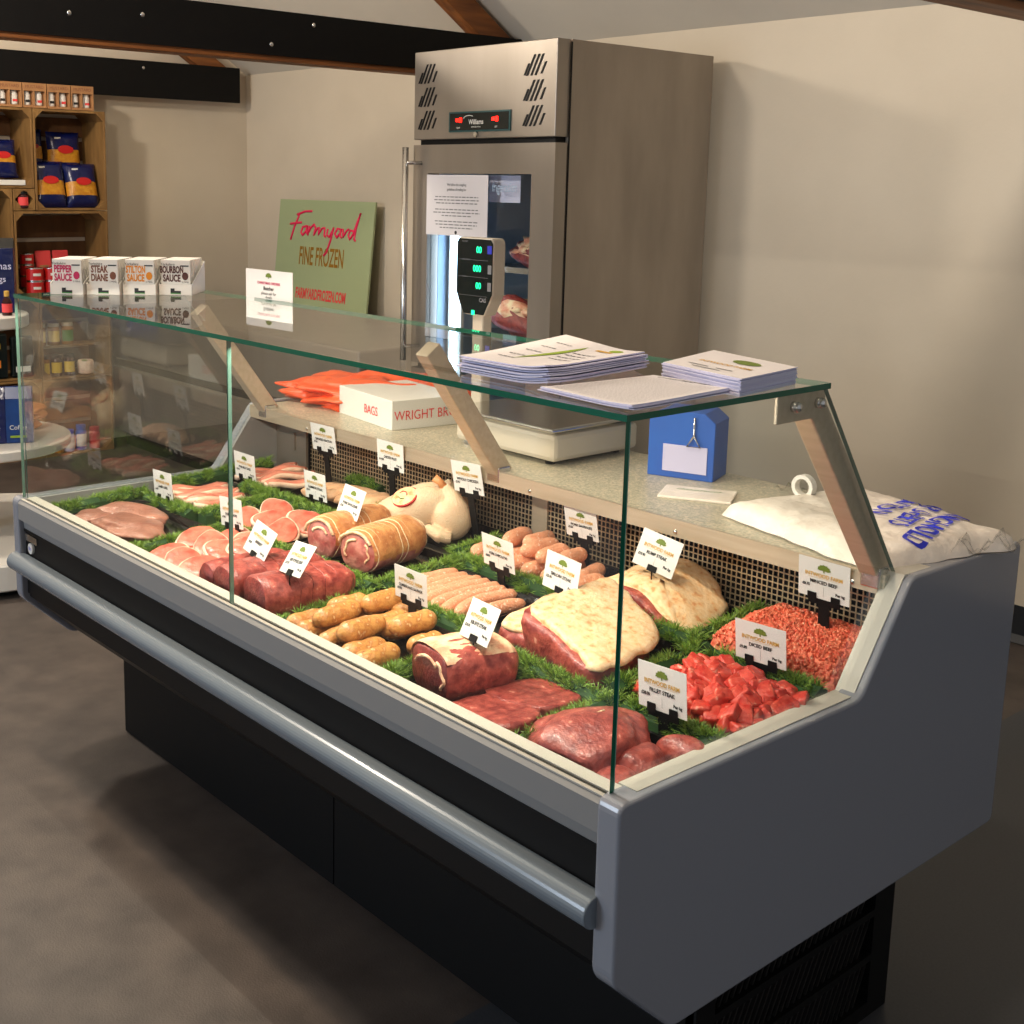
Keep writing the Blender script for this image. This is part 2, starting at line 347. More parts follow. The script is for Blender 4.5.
# glass
def pane(verts_poly, a, b_, axis, name, edge='glass_edge'):
    m = MB(); m.prism(verts_poly, a, b_, axis); m.m = [0, 0]+[1]*(len(m.f)-2); return C(m, name, ['glass', edge])
pane([(.0, -.004), (1.0105, -.004), (1.0105, .004), (.0, .004)], .698, 1.212, 'z', 'front_glass')
pane([(1.0140, -.004), (1.989, -.004), (1.989, .004), (1.0140, .004)], .698, 1.212, 'z', 'front_glass')
ctr_panes = [c for c in ctr.children if c.name.startswith('front_glass')]
for c in ctr_panes:   # big faces lie along y here, the narrow ones are the edges
    c.data.materials.append(MATS['glass_edge_pale'])
    for p in c.data.polygons: p.material_index = 0 if abs(p.normal.y) > .5 else (2 if p.center.x+1 < 1.5 else 1)
pane([(-.001, -.006), (1.992, -.006), (1.992, .456), (-.001, .456)], 1.2125, 1.2215, 'z', 'top_glass')
SG = [(.006, .69), (.006, 1.212), (.452, 1.212), (.702, .870), (.700, .866), (.572, .692), (.572, .69)]
pane(SG, 1.981, 1.989, 'x', 'side_glass', 'glass_edge_pale'); pane(SG, .004, .010, 'x', 'side_glass', 'glass_edge_pale')
b = MB(); b.box(.02, 1.97, .006, .034, 1.2095, 1.2125); C(b, 'lamp_strip', 'brushed')
# struts with brackets and bolts
for x, w in ((.075, .020), (1.03, .020), (1.958, .018)):
    top, bot = (Vector((x, .440, 1.196)), Vector((x, .700, .862))) if x > 1.9 else (Vector((x, .470, 1.165)), Vector((x, .692, .866)))
    d = (bot-top).normalized(); n = Vector((0, -d.z, d.y)); c = (top+bot)/2
    b = MB(); b.obox(c, (w, 0, 0), (bot-top)/2, n*.022); C(b, 'strut', 'brushed', bevel=.003)
    if x > 1.9: b = MB(); b.box(x+w-.006, x+w, .345, .47, 1.166, 1.2125); C(b, 'bracket', 'brushed', bevel=.002)
    for y, z in (((.385, 1.19), (.448, 1.19)) if x > 1.9 else ()):
        b = MB(); b.tube([(x+w, y, z), (x+w+.008, y, z)], .0085, 12); b.ball((x+w+.009, y, z), (.005, .008, .008), 10, 6); C(b, 'bolt', 'steel_bright', smooth=True)
    b = MB(); b.box(x-w*.8, x+w*1.2, .664, .70, .85, .886); C(b, 'hinge', 'steel_bright', bevel=.003)
b = MB(); b.box(.012, .085, -.0075, -.002, .595, .612); C(b, 'badge', 'steel_bright')
b = MB(); b.tube([(.045, -.002, .578), (.045, -.0085, .578)], .014, 20); C(b, 'round_sticker', 'white_plastic')
b = MB(); put_text(b, 'Bri', .014, lambda x, y: (.045+x, -.0092, .578+y)); C(b, 'sticker_lettering', 'royal')
# ------------------------------------------------------------------ tall glass-door fridge
fr = thing('upright_fridge', 'tall stainless steel glass-door refrigerator standing against the back wall', 'fridge', (-.5, 2.43, 0))
FX0, FX1, FY0, FY1 = -.393, .39, -.43, .43      # local
def FB(x0, x1, y0, y1, z0, z1, name, m, par=fr, **k): return MB().box(x0, x1, y0, y1, z0, z1).build(name, m, par, **k)
b = MB()
b.box(FX0, FX0+.05, -.36, FY1, .12, 1.655); b.box(FX1-.05, FX1, -.36, FY1, .12, 1.66); b.box(FX0+.05, FX1-.05, FY1-.05, FY1, .12, 1.66)
b.box(FX0+.05, FX1-.05, -.36, FY1-.05, .12, .17); b.v = [(x, y, 2.01 if z > 1.6 else z) for x, y, z in b.v]; b.box(FX0+.05, FX1-.05, -.36, FY1-.05, 1.655, 2.009); b.build('cabinet', 'steel_side', fr)
b = MB(); b.box(FX0+.051, FX0+.056, -.34, FY1-.06, .17, 1.65); b.box(FX1-.056, FX1-.051, -.34, FY1-.06, .17, 1.65); b.box(FX0+.056, FX1-.056, FY1-.06, FY1-.051, .17, 1.65); b.box(FX0+.056, FX1-.056, -.34, FY1-.06, 1.645, 1.65)
b.build('liner', 'fridge_inside', fr)
for x in (FX0+.06, FX1-.06):
    for y in (-.3, .36):
        b = MB(); b.tube([(x-.012, y, .04), (x+.012, y, .04)], .04, 16); b.box(x-.02, x+.02, y-.02, y+.02, .07, .125); b.build('castor', 'black', fr)
hd = FB(FX0, FX1-.004, FY0, -.365, 1.675, 2.01, 'header_panel', 'steel', bevel=.003)
FB(FX0+.02, FX1-.02, -.41, -.36, 1.655, 1.676, 'gap_strip', 'black')
for sx0 in (-.365, .225):
    b = MB()
    for row in range(3):
        for k in range(5):
            for part in (0, 1):
                if (k == 0 and part == 0) or (k == 4 and part == 1): pass
            x = sx0+.012+k*.021
            if row == 0 or True:
                zc = 1.925-row*.088; hh = .036 if 0 < k < 4 else .020; dz = 0 if 0 < k < 4 else (-.014 if k == 0 else -.012)
                b.obox((x, FY0-.0012, zc+dz), (.0045, 0, 0), (0, .001, 0), (.016*hh/.03, 0, hh))
    b.build('vent_slots', 'black', fr)
dp = FB(-.177, .163, FY0-.005, FY0, 1.70, 1.775, 'control_panel', 'teal')
FB(-.170, .155, FY0-.006, FY0-.005, 1.706, 1.769, 'panel_face', 'black_gloss', dp)
for x in (-.125, .075):
    b = MB(); b.obox((x, FY0-.0068, 1.744), (.009, 0, 0), (0, .0008, 0), (0, 0, .006)); b.obox((x+.018, FY0-.0068, 1.744), (.006, 0, 0), (0, .0008, 0), (0, 0, .009)); b.build('red_digits', 'led_red', dp)
b = MB(); fn = lambda cx, cz: (lambda x, y: (cx+x, FY0-.0075, cz+y))
put_text(b, 'Williams', .026, fn(-.02, 1.735), .0004, .9); put_text(b, 'REFRIGERATION', .007, fn(-.02, 1.717)); put_text(b, 'TEMP', .009, fn(-.12, 1.715)); put_text(b, 'SET', .009, fn(.09, 1.715))
b.tube([(-.06+.03*math.cos(a), FY0-.0075, 1.748+.012*math.sin(a)) for a in [PI*(1-t/8) for t in range(7)]], .0016, 6); b.build('panel_lettering', 'white_plastic', dp)
b = MB(); b.tube([(-.02, FY0, 1.690), (-.02, FY0-.012, 1.690)], .010, 14); b.build('lock', 'steel_bright', fr)
# door
dr = MB()
for bx in ((FX0+.0, FX0+.09, .16, 1.655), (FX1-.115, FX1-.0, .16, 1.655), (FX0+.09, FX1-.115, 1.545, 1.655), (FX0+.09, FX1-.115, .16, .28)): dr.box(bx[0], bx[1], FY0, -.372, bx[2], bx[3])
door = dr.build('door', 'steel', fr)
MB().box(FX0+.09, FX1-.115, -.412, -.406, .28, 1.545).build('door_glass', 'glass_plain', door)
MB().box(FX1+.0002, FX1+.003, -.366, -.3615, .13, 2.0).build('seam', 'black', fr)
b = MB(); hx = FX0+.010; hy = FY0-.05
b.tube([(hx, hy, .35), (hx, hy, 1.645)], .013, 16)
for z in (.42, 1.585): b.tube([(hx, hy, z), (FX0+.03, hy+.0, z), (FX0+.05, FY0, z)], .008, 10)
b.build('handle', 'steel_bright', door, smooth=True)
b = MB(); b.box(-.272, -.246, -.33, -.315, .3, 1.335); b.build('led_tube', 'led_strip', fr)
b = MB(); b.box(-.30, -.22, -.314, -.30, .28, 1.36); b.build('led_channel', 'white_plastic', fr)
for z in (.55, .90, 1.17):
    b = MB(); b.box(-.33, .33, -.28, -.27, z, z+.022); b.box(-.33, .33, .30, .31, z, z+.01)
    for k in range(23): b.box(-.32+k*.029, -.316+k*.029, -.27, .30, z+.003, z+.008)
    b.build('wire_shelf', 'steel_bright', fr)
b = MB(); b.box(-.33, .33, .28, .33, .2, 1.6); b.build('evaporator_cover', 'fridge_dark', fr)
# things in the fridge
def rib(name, label, c, r, seed, rz):
    q = Matrix.Rotation(rz, 3, 'Z') @ Matrix.Rotation(.25, 3, 'Y')
    t = thing(name, label, 'meat', c, 0, 'beef cuts in the glass-door fridge')
    b = MB(); b.ball((0, 0, r[2]*.8), r, 24, 16, rot=q, namp=.35, nsc=1.6, seed=seed); b.build('lean', 'beef_dark', t, smooth=True)
    b = MB()
    for k in range(5):
        a = -.6+k*.3; b.ball((r[0]*a, -r[1]*.72, r[2]*(.9+.5*math.cos(a*2))), (.03, .02, .014), 10, 8, namp=.4, nsc=2, seed=seed+k)
    b.ball((.0, .0, r[2]*1.05), (r[0]*.98, r[1]*.9, r[2]*.75), 20, 12, rot=q, namp=.5, nsc=2.2, seed=seed+9); b.build('fat_edge', 'fat_pale', t, smooth=True)
rib('beef_rib', 'aged beef rib on the lower fridge shelf behind the scale display', (-.43, 2.20, .925), (.17, .07, .075), 3, .2)
rib('wrapped_joint', 'pale wrapped meat joint on the upper fridge shelf', (-.36, 2.22, 1.195), (.15, .09, .05), 5, -.1)
n = thing('notice_sheet', 'white notice with small print taped on fridge door glass', 'notice', (-.625, 1.996, 1.42))
MB().box(-.178, .178, -.0006, .0, -.112, .120).build('sheet', 'paper', n)
b = MB(); g = lambda x, y: (x, -.0012, y)
put_text(b, 'We follow the weighing', .0135, lambda x, y: g(x, y+.082), .0003, .85); put_text(b, 'guidelines of trading law', .0135, lambda x, y: g(x, y+.064), .0003, .85)
rows = [.036, .024, .012, -.012, -.024, -.036, -.058, -.070, -.082]; wd = [.25, .26, .24, .25, .27, .17, .25, .24, .19]
for z, w_ in zip(rows, wd):
    x = -w_/2
    while x < w_/2: l = random.uniform(.012, .03); b.add([g(x, z-.002), g(min(x+l, w_/2), z-.002), g(min(x+l, w_/2), z+.002), g(x, z+.002)], [(0, 1, 2, 3)]); x += l+.005
b.build('print', 'ink_grey', n); b = MB(); b.tube([(0, -.0008, -.099), (0, -.0014, -.099)], .007, 10); b.build('emblem', 'ink', n)
n = MB(); n.box(-.15, .02, -.0005, 0, -.05, .05); o = n.build('notice_slip', 'paper_blue_cool_edges', None, loc=(-.360, 2.06, 1.49)); tag(o, 'pale blue slip inside fridge door, right of the white notice', 'notice')
b = MB(); put_text(b, 'refrigeration', .052, lambda x, y: (.105+x, -.4135, 1.495+y), 0, .62); b.build('door_lettering', 'fridge_inside', door)
# ------------------------------------------------------------------ steel chest along the back wall
ch = thing('steel_chest', 'low wide stainless steel chest left of tall fridge under the green sign', 'chest freezer', (-2.3, 2.4, 0))
MB().box(-1.22, 1.12, -.45, .45, .085, .46).build('body', 'steel', ch, bevel=.01)
MB().box(-1.2, 1.1, -.435, .44, .46, .50).build('gasket', 'black', ch)
MB().box(-1.22, 1.12, -.45, .46, .50, .80).build('upper_section', 'steel', ch, bevel=.012)
MB().box(-1.17, 1.07, -.40, .42, 0, .085).build('kick_plinth', 'black', ch)
# ------------------------------------------------------------------ green sign
sg = thing('shop_sign', 'square olive green board with hot pink script leaning on back wall', 'sign', (-2.73, 2.815, .80)); sg.rotation_euler = (-.10, 0, 0)
MB().box(-.455, .455, 0, .012, 0, .605).build('board', 'sign_green', sg, bevel=.001)
F = lambda x, y: (x, -.0015, y)
b = MB(); put_text(b, 'FINE FROZEN', .115, lambda x, y: F(x-.0+.0, y*1.25+.285), .002, .62); b.build('lettering', 'sign_gold', sg)
b = MB(); put_text(b, 'FARMYARDFROZEN.COM', .068, lambda x, y: F(x+.02, y*1.2+.075), .0022, .62); b.build('lettering', 'sign_red', sg)
strokes = [[(-.235, .53), (-.16, .55), (-.09, .553)], [(-.215, .53), (-.255, .46), (-.285, .385)], [(-.30, .475), (-.24, .482), (-.185, .487)],
 [(-.13, .468), (-.17, .462), (-.185, .43), (-.165, .415), (-.135, .44), (-.125, .47), (-.13, .43), (-.11, .42)],
 [(-.105, .47), (-.115, .42), (-.09, .46), (-.06, .48), (-.045, .46)], [(-.045, .46), (-.055, .42), (-.03, .455), (-.01, .465), (-.01, .425), (.02, .46), (.045, .465), (.045, .42), (.06, .415)],
 [(.075, .46), (.07, .425), (.095, .415), (.12, .45), (.13, .47), (.11, .40), (.08, .33), (.055, .31)],
 [(.195, .46), (.165, .465), (.145, .435), (.165, .415), (.195, .44), (.2, .465), (.195, .425), (.21, .415)], [(.215, .465), (.225, .42), (.25, .455), (.27, .465)],
 [(.315, .455), (.285, .46), (.27, .43), (.285, .41), (.315, .44), (.335, .49), (.365, .555), (.335, .47), (.325, .41), (.34, .405)]]
b = MB()
for s in strokes:
    q = []
    for i in range(len(s)-1):
        for t in (0, .5): q.append(F(s[i][0]*(1-t)+s[i+1][0]*t-.03, s[i][1]*(1-t)+s[i+1][1]*t-.01))
    q.append(F(s[-1][0]-.03, s[-1][1]-.01)); b.tube([(x, y*.5, z) for x, y, z in q], .0068, 6)
b.build('script_lettering', 'pink', sg, smooth=True)
def tree_logo(mb, fn, s):   # little round-crowned tree
    pts = []
    for k in range(18):
        a = PI*k/17; r_ = 1+.10*math.sin(k*2.3); pts.append((math.cos(a)*r_*s, math.sin(a)*r_*.85*s))
    pts += [(-.55*s, -.12*s), (-.12*s, -.05*s), (-.1*s, -.4*s), (.12*s, -.4*s), (.1*s, -.05*s), (.6*s, -.15*s)]
    k = len(pts); mb.add([fn(x, y) for x, y in pts]+[fn(0, .1*s)], [(i, (i+1) % k, k) for i in range(k)])
# small card standing at the back edge of the glass
n = thing('counter_card', 'small white printed card at back edge of glass top before green sign', 'card', (.438, .4585, 1.170), .04)
MB().box(-.098, .098, 0, .0015, 0, .122).build('card', 'card_white', n); G = lambda x, y: (x*1.15, -.0008, y+.050)
MB().box(-.03, .03, -.010, 0, .040, .0415).build('hanger', 'white_plastic', n)
b = MB(); tree_logo(b, lambda x, y: G(x, y+.056), .011); b.build('emblem', 'olive_ink', n)
b = MB(); put_text(b, 'CHRISTMAS ORDERS', .009, lambda x, y: G(x, y+.04), .0002); b.build('lettering', 'magenta', n)
b = MB(); put_text(b, 'Butcher', .012, lambda x, y: G(x, y+.027), .0003); put_text(b, 'please ask for', .010, lambda x, y: G(x, y+.015)); put_text(b, 'details', .009, lambda x, y: G(x, y+.006)); b.build('lettering', 'ink', n)
# ------------------------------------------------------------------ scale on the worktop
sc = thing('weighing_scale', 'beige weighing scale with black green-digit display on a pole', 'scale', (.93, .93, .874))
MB().box(-.18, .16, -.13, .16, .01, .075).build('body', 'beige_plastic', sc, bevel=.012)
MB().box(-.20, .17, -.15, .17, .082, .092).build('platter', 'steel_bright', sc, bevel=.004)
for x in (-.14, .12):
    for y in (-.1, .12): MB().lathe([(.012, 0), (.014, .012)], (x, y, 0), 12).build('foot', 'black', sc)
MB().box(-.272, -.232, .0, .035, .02, .33).build('pole', 'beige_plastic', sc, bevel=.006)
b = MB(); b.box(-.262, -.17, .005, .03, .02, .05); b.build('pole_arm', 'beige_plastic', sc)
hp = [(-.068, .055), (-.038, .0), (.038, .0), (.068, .055), (.068, .185), (.060, .195), (-.060, .195), (-.068, .185)]
b = MB(); b.prism([(x-.252, z+.305) for x, z in hp], -.012, .030, 'y'); hs = b.build('display_housing', 'beige_plastic', sc, bevel=.004)
b = MB(); b.prism([(x*.97-.252, z*.97+.308) for x, z in hp], -.0145, -.012, 'y'); b.build('display_face', 'black_gloss', sc)
b = MB(); H = lambda cx, cz: (lambda x, y: (-.252+cx+x, -.0152, .305+cz+y))
for cx, cz, s in ((.018, .165, '00'), (.012, .118, '000'), (.018, .075, '00')): b = MB(); put_text(b, s, .022, H(cx, cz), .0008, .9); b.build('green_digits', 'led_green', sc)
b = MB(); b.obox((-.252, -.0152, .312), (.006, 0, 0), (0, .0003, 0), (0, 0, .006)); b.build('green_light', 'led_green', sc)
b = MB(); b.box(-.203, -.187, -.0155, -.0148, .462, .482); b.build('blue_label', 'royal', sc)
b = MB(); b.box(-.200, -.187, -.0155, -.0148, .412, .434); b.build('grey_label', 'ink_grey', sc); b = MB(); b.box(-.200, -.187, -.0155, -.0148, .369, .391); b.build('grey_label', 'ink_grey', sc)
b = MB(); put_text(b, 'CAS', .014, H(.035, .040), .0006); put_text(b, 'WEIGHT', .006, H(-.035, .185)); put_text(b, 'UNIT PRICE', .006, H(-.03, .140)); put_text(b, 'TOTAL', .006, H(-.035, .097)); b.box(-.31, -.20, -.0153, -.0149, .4445, .4452); b.box(-.31, -.20, -.0153, -.0149, .4015, .4022); b.box(-.31, -.20, -.0153, -.0149, .3545, .3552); b.build('display_lettering', 'ink_grey', sc)
# ------------------------------------------------------------------ things on the worktop
WT = .874
def heap(name, label, cat, c, r, m, seed, rz=0, namp=.35, nsc=2.2, n=40, mm=24):
    b = MB(); b.ball((0, 0, r[2]*.55), r, n, mm, rot=Matrix.Rotation(rz, 3, 'Z'), namp=namp, nsc=nsc, seed=seed, zmin=0)
    o = b.build(name, m, None, smooth=True, loc=c); return tag(o, label, cat)
og = heap('orange_bag', 'crumpled orange plastic carrier bags piled behind counter glass', 'bag', (.20, .98, WT), (.26, .16, .055), 'orange_bag', 4, .45, .45, 3.2, 64, 40)
t = thing('carton', 'white printed box of bags on worktop beside the orange bags', 'box', (.415, .885, WT), -.14)
MB().box(-.15, .14, -.10, .12, 0, .078).build('box', 'white_plastic', t, bevel=.002)
b = MB(); put_text(b, 'WRIGHT BROS', .036, lambda x, y: (.1412, x+.01, .036+y), 0, .86); b.build('lettering', 'sign_red', t)
b = MB(); put_text(b, 'BAGS', .034, lambda x, y: (x+.03, -.1012, .036+y), 0, .9); b.build('lettering', 'sign_red', t)
t = thing('blue_dispenser', 'bright blue card dispenser box with hook on worktop', 'box', (1.31, 1.0, WT), .35)
b = MB(); b.prism([(-.075, 0), (.075, 0), (.075, .13), (.05, .15), (-.05, .15), (-.075, .13)], -.05, .05, 'y'); b.build('box', 'blue_card', t, bevel=.002)
b = MB(); b.box(-.04, .06, -.052, -.05, .015, .075); b.build('pale_panel', 'purple_paper', t)
b = MB(); b.tube([(.03, -.055, .14), (.03, -.056, .10), (.015, -.056, .075), (.045, -.056, .075), (.03, -.056, .10)], .0025, 8); b.build('hook', 'steel_bright', t, smooth=True)
t = thing('clear_packet', 'flat clear plastic packet lying on speckled worktop', 'packet', (1.45, .86, WT), .5)
MB().box(-.075, .075, -.05, .05, .0, .006).build('packet', 'wrap_white', t, bevel=.002)
b = MB(); put_text(b, 'GREASEPROOF', .014, lambda x, y: (x, y+.02, .0065)); b.build('lettering', 'green', t)
# bag of wrapping sheets
t = thing('sheet_pack', 'clear bag of white greaseproof sheets with blue print at counter end', 'packet', (1.815, .885, WT), -.25)
def sheetpack():
    b = MB(); nx, ny = 44, 30; L2, W2 = .195, .175; vs = []
    def h(u, v):
        e = max(0, 1-max(abs(u), abs(v))**7)
        return .040*e**.5+.010*e*noise.noise(Vector((u*2.2, v*2.2, 3)))+.005*noise.noise(Vector((u*7, v*7, 1)))*e
    for j in range(ny+1):
        for i in range(nx+1):
            u = -1+2*i/nx; v = -1+2*j/ny; ww = 1+.06*noise.noise(Vector((u*3, v*3, 9)))
            vs.append((u*L2*ww, v*W2*ww, .003+max(0, h(u, v))))
    fs = [(j*(nx+1)+i, j*(nx+1)+i+1, (j+1)*(nx+1)+i+1, (j+1)*(nx+1)+i) for j in range(ny) for i in range(nx)]
    k = len(vs); vs += [(x, y, .001) for x, y, z in vs]; fs += [tuple(a+k for a in f[::-1]) for f in fs]
    b.add(vs, fs); return b, h
sb, hh = sheetpack(); sb.build('sheets', 'wrap_white', t, smooth=True)
def onpack(cx, cy, a=-1.17):
    ca, sa = math.cos(a), math.sin(a)
    def f(x, y):
        X, Y = cx+x*ca-y*sa, cy+x*sa+y*ca; return (X, Y, .0065+max(0, hh(X/.195, Y/.175)))
    return f
b = MB()
put_text(b, 'KNIGHOLD', .056, onpack(.125, .045), .0014, .85); put_text(b, 'ER SHEETS', .050, onpack(.065, .06), .001, .8); put_text(b, 'CAUTRON', .050, onpack(.0, .08), .001, .8); b.build('lettering', 'royal', t)
for (ux, uy, a) in ((.17, .14, .2), (.16, .06, -.1), (-.20, .05, .1)):
    b = MB(); n_ = 9; vs = []
    for j in range(n_):
        for i in range(n_):
            u = i/(n_-1); v = j/(n_-1)-.5; p = Vector((ux+u*.05*math.copysign(1, ux), uy+v*.09, .02+.02*noise.noise(Vector((u*4+ux*20, v*6, 2)))+.012*math.sin(u*5+v*7))); vs.append(p)
    b.add(vs, [(j*n_+i, j*n_+i+1, (j+1)*n_+i+1, (j+1)*n_+i) for j in range(n_-1) for i in range(n_-1)]); b.build('loose_film', 'film', t, smooth=True)
t = thing('tape_roll', 'small white roll of tape behind the glass beside sheet pack', 'tape', (1.655, .93, .925))
b = MB(); pr_ = [(.016, -.008), (.024, -.008), (.024, .008), (.016, .008)]
n_ = 24; vs = []
for k in range(n_):
    a = 2*PI*k/n_
    for r_, y_ in pr_: vs.append((r_*math.cos(a), y_, r_*math.sin(a)))
b.add(vs, [(k*4+i, k*4+(i+1) % 4, ((k+1) % n_)*4+(i+1) % 4, ((k+1) % n_)*4+i) for k in range(n_) for i in range(4)]); b.build('roll', 'white_plastic', t)
# ------------------------------------------------------------------ paper stacks on the glass top
GT = 1.2215
def stack(name, label, quad, h, nlay, curl=0, seed=0, z0=GT, jit=.0035, par_mats=('paper', 'paper_blue_cool_edges'), fan=0):
    rnd = random.Random(seed); c = Vector((sum(p[0] for p in quad)/4, sum(p[1] for p in quad)/4))
    t = thing(name, label, 'leaflets', (c.x, c.y, z0)); q = [Vector(p)-c for p in quad]; b = MB(); n = 10
    def surf(u, v): return q[0]*(1-u)*(1-v)+q[1]*u*(1-v)+q[2]*u*v+q[3]*(1-u)*v
    def zc(u, v): return curl*((max(0, .55-u)/.55)**2*.0+ (u-.5)**2*.6*0 + max(0, u-.62)**2*1.6 + max(0, .3-v)**2*1.2)
    for l in range(nlay):
        za, zb = h*l/nlay, h*(l+.86)/nlay; dx, dy = rnd.uniform(-jit, jit), rnd.uniform(-jit, jit); dx -= fan*l/nlay; vs = []
        for (z_) in (za, zb):
            for j in range(n+1):
                for i in range(n+1):
                    u, v = i/n, j/n; p = surf(u, v); vs.append((p.x+dx, p.y+dy, z_+zc(u, v)))
        K = (n+1)**2; id_ = lambda i, j, k: k*K+j*(n+1)+i
        fs = [(id_(i, j, 1), id_(i+1, j, 1), id_(i+1, j+1, 1), id_(i, j+1, 1)) for j in range(n) for i in range(n)]
        b.add(vs, fs, 0 if l == nlay-1 else 1)
        fs = [(id_(i, j, 0), id_(i, j+1, 0), id_(i+1, j+1, 0), id_(i+1, j, 0)) for j in range(n) for i in range(n)]
        for i in range(n): fs += [(id_(i, 0, 0), id_(i+1, 0, 0), id_(i+1, 0, 1), id_(i, 0, 1)), (id_(i+1, n, 0), id_(i, n, 0), id_(i, n, 1), id_(i+1, n, 1)), (id_(0, i+1, 0), id_(0, i, 0), id_(0, i, 1), id_(0, i+1, 1)), (id_(n, i, 0), id_(n, i+1, 0), id_(n, i+1, 1), id_(n, i, 1))]
        k0 = len(b.v)-len(vs); b.f += [tuple(a+k0 for a in f) for f in fs]; b.m += [1]*len(fs)
    b.build('sheets', list(par_mats), t)  # bluish edge colour paints the cool ambient light on the lower sheets
    return t, (lambda u, v: (surf(u, v).x-fan*(nlay-1)/nlay, surf(u, v).y, h+zc(u, v)+.0006))
# quads run: u along 0->1, v along 0->3
tA, fA = stack('leaflet_stack', 'tallest curled stack of white leaflets with green swoosh on glass top', [(1.615, .045), (1.800, .045), (1.765, .300), (1.50, .40)], .026, 11, .03, 1, jit=.006)
b = MB(); pts = []
for k in range(15):
    t_ = k/14; pts.append(((.50-.16*t_+.05*math.sin(PI*t_)), .82-.62*t_, .022*math.sin(PI*min(1, t_*1.02))+.0015))
vs = [];
for u, v, w_ in pts: vs += [fA(max(0, u-w_*1.6), v), fA(u+w_*1.6, v)]
b.add(vs, [(2*i, 2*i+1, 2*i+3, 2*i+2) for i in range(14)]); 
b.add([fA(.78+.07*math.cos(a), .87+.045*math.sin(a)) for a in [2*PI*k/16 for k in range(16)]], [tuple(range(16))]); b.build('swoosh', 'lime_ink', tA)
b = MB(); R_ = random.Random(5)
for v in (.60, .52, .44, .36):
    u = .56
    while u < .80: l = R_.uniform(.02, .05); b.add([fA(u, v), fA(u+l, v), fA(u+l, v+.018), fA(u, v+.018)], [(0, 1, 2, 3)]); u += l+.012
for v in (.75, .6, .45, .3, .2):
    u = .16
    while u < .34: l = R_.uniform(.02, .05); b.add([fA(u, v), fA(u+l, v), fA(u+l, v+.014), fA(u, v+.014)], [(0, 1, 2, 3)]); u += l+.012
b.build('print', 'ink_grey', tA)
b = MB(); b.add([fA(.62, .78), fA(.80, .78), fA(.80, .82), fA(.62, .82)], [(0, 1, 2, 3)]); b.build('heading', 'gold_ink', tA)
tB, fB = stack('newsletter_sheets', 'thin pile of densely printed white sheets at glass top corner', [(1.800, .030), (1.985, .010), (1.965, .262), (1.815, .255)], .007, 5, .012, 2, jit=.003)
b = MB()
for k in range(26):
    v = .06+k*.032; u = .06
    while u < .93: l = R_.uniform(.015, .05); b.add([fB(u, v), fB(min(u+l, .95), v), fB(min(u+l, .95), v+.005), fB(u, v+.005)], [(0, 1, 2, 3)]); u += l+.012
b.build('print', 'ink_grey', tB)
b = MB(); put_text(b, 'CHRISTMAS NEWS', .1, lambda x, y: fB(.5+x*.95, .935+y*.45), .002, .9); b.build('heading', 'ink', tB)
tC, fC = stack('leaflet_stack', 'neat thick stack of small cards at the glass top right end', [(1.820, .270), (1.990, .232), (1.968, .400), (1.775, .452)], .026, 14, 0, 3, jit=.0018)
b = MB(); b.add([fC(.62+.16*math.cos(a), .68+.10*math.sin(a)) for a in [2*PI*k/16 for k in range(16)]], [tuple(range(16))]); b.build('emblem', 'olive_ink', tC)
b = MB(); put_text(b, 'INTWOOD FARM', .09, lambda x, y: fC(.52+x, .42+y*1.1), .002, .9); b.build('heading', 'gold_ink', tC)
b = MB()
for u, v, w_ in ((.2, .2, .25), (.55, .2, .2), (.3, .12, .35)): b.add([fC(u, v), fC(u+w_, v), fC(u+w_, v+.02), fC(u, v+.02)], [(0, 1, 2, 3)])
b.build('print', 'ink_grey', tC)
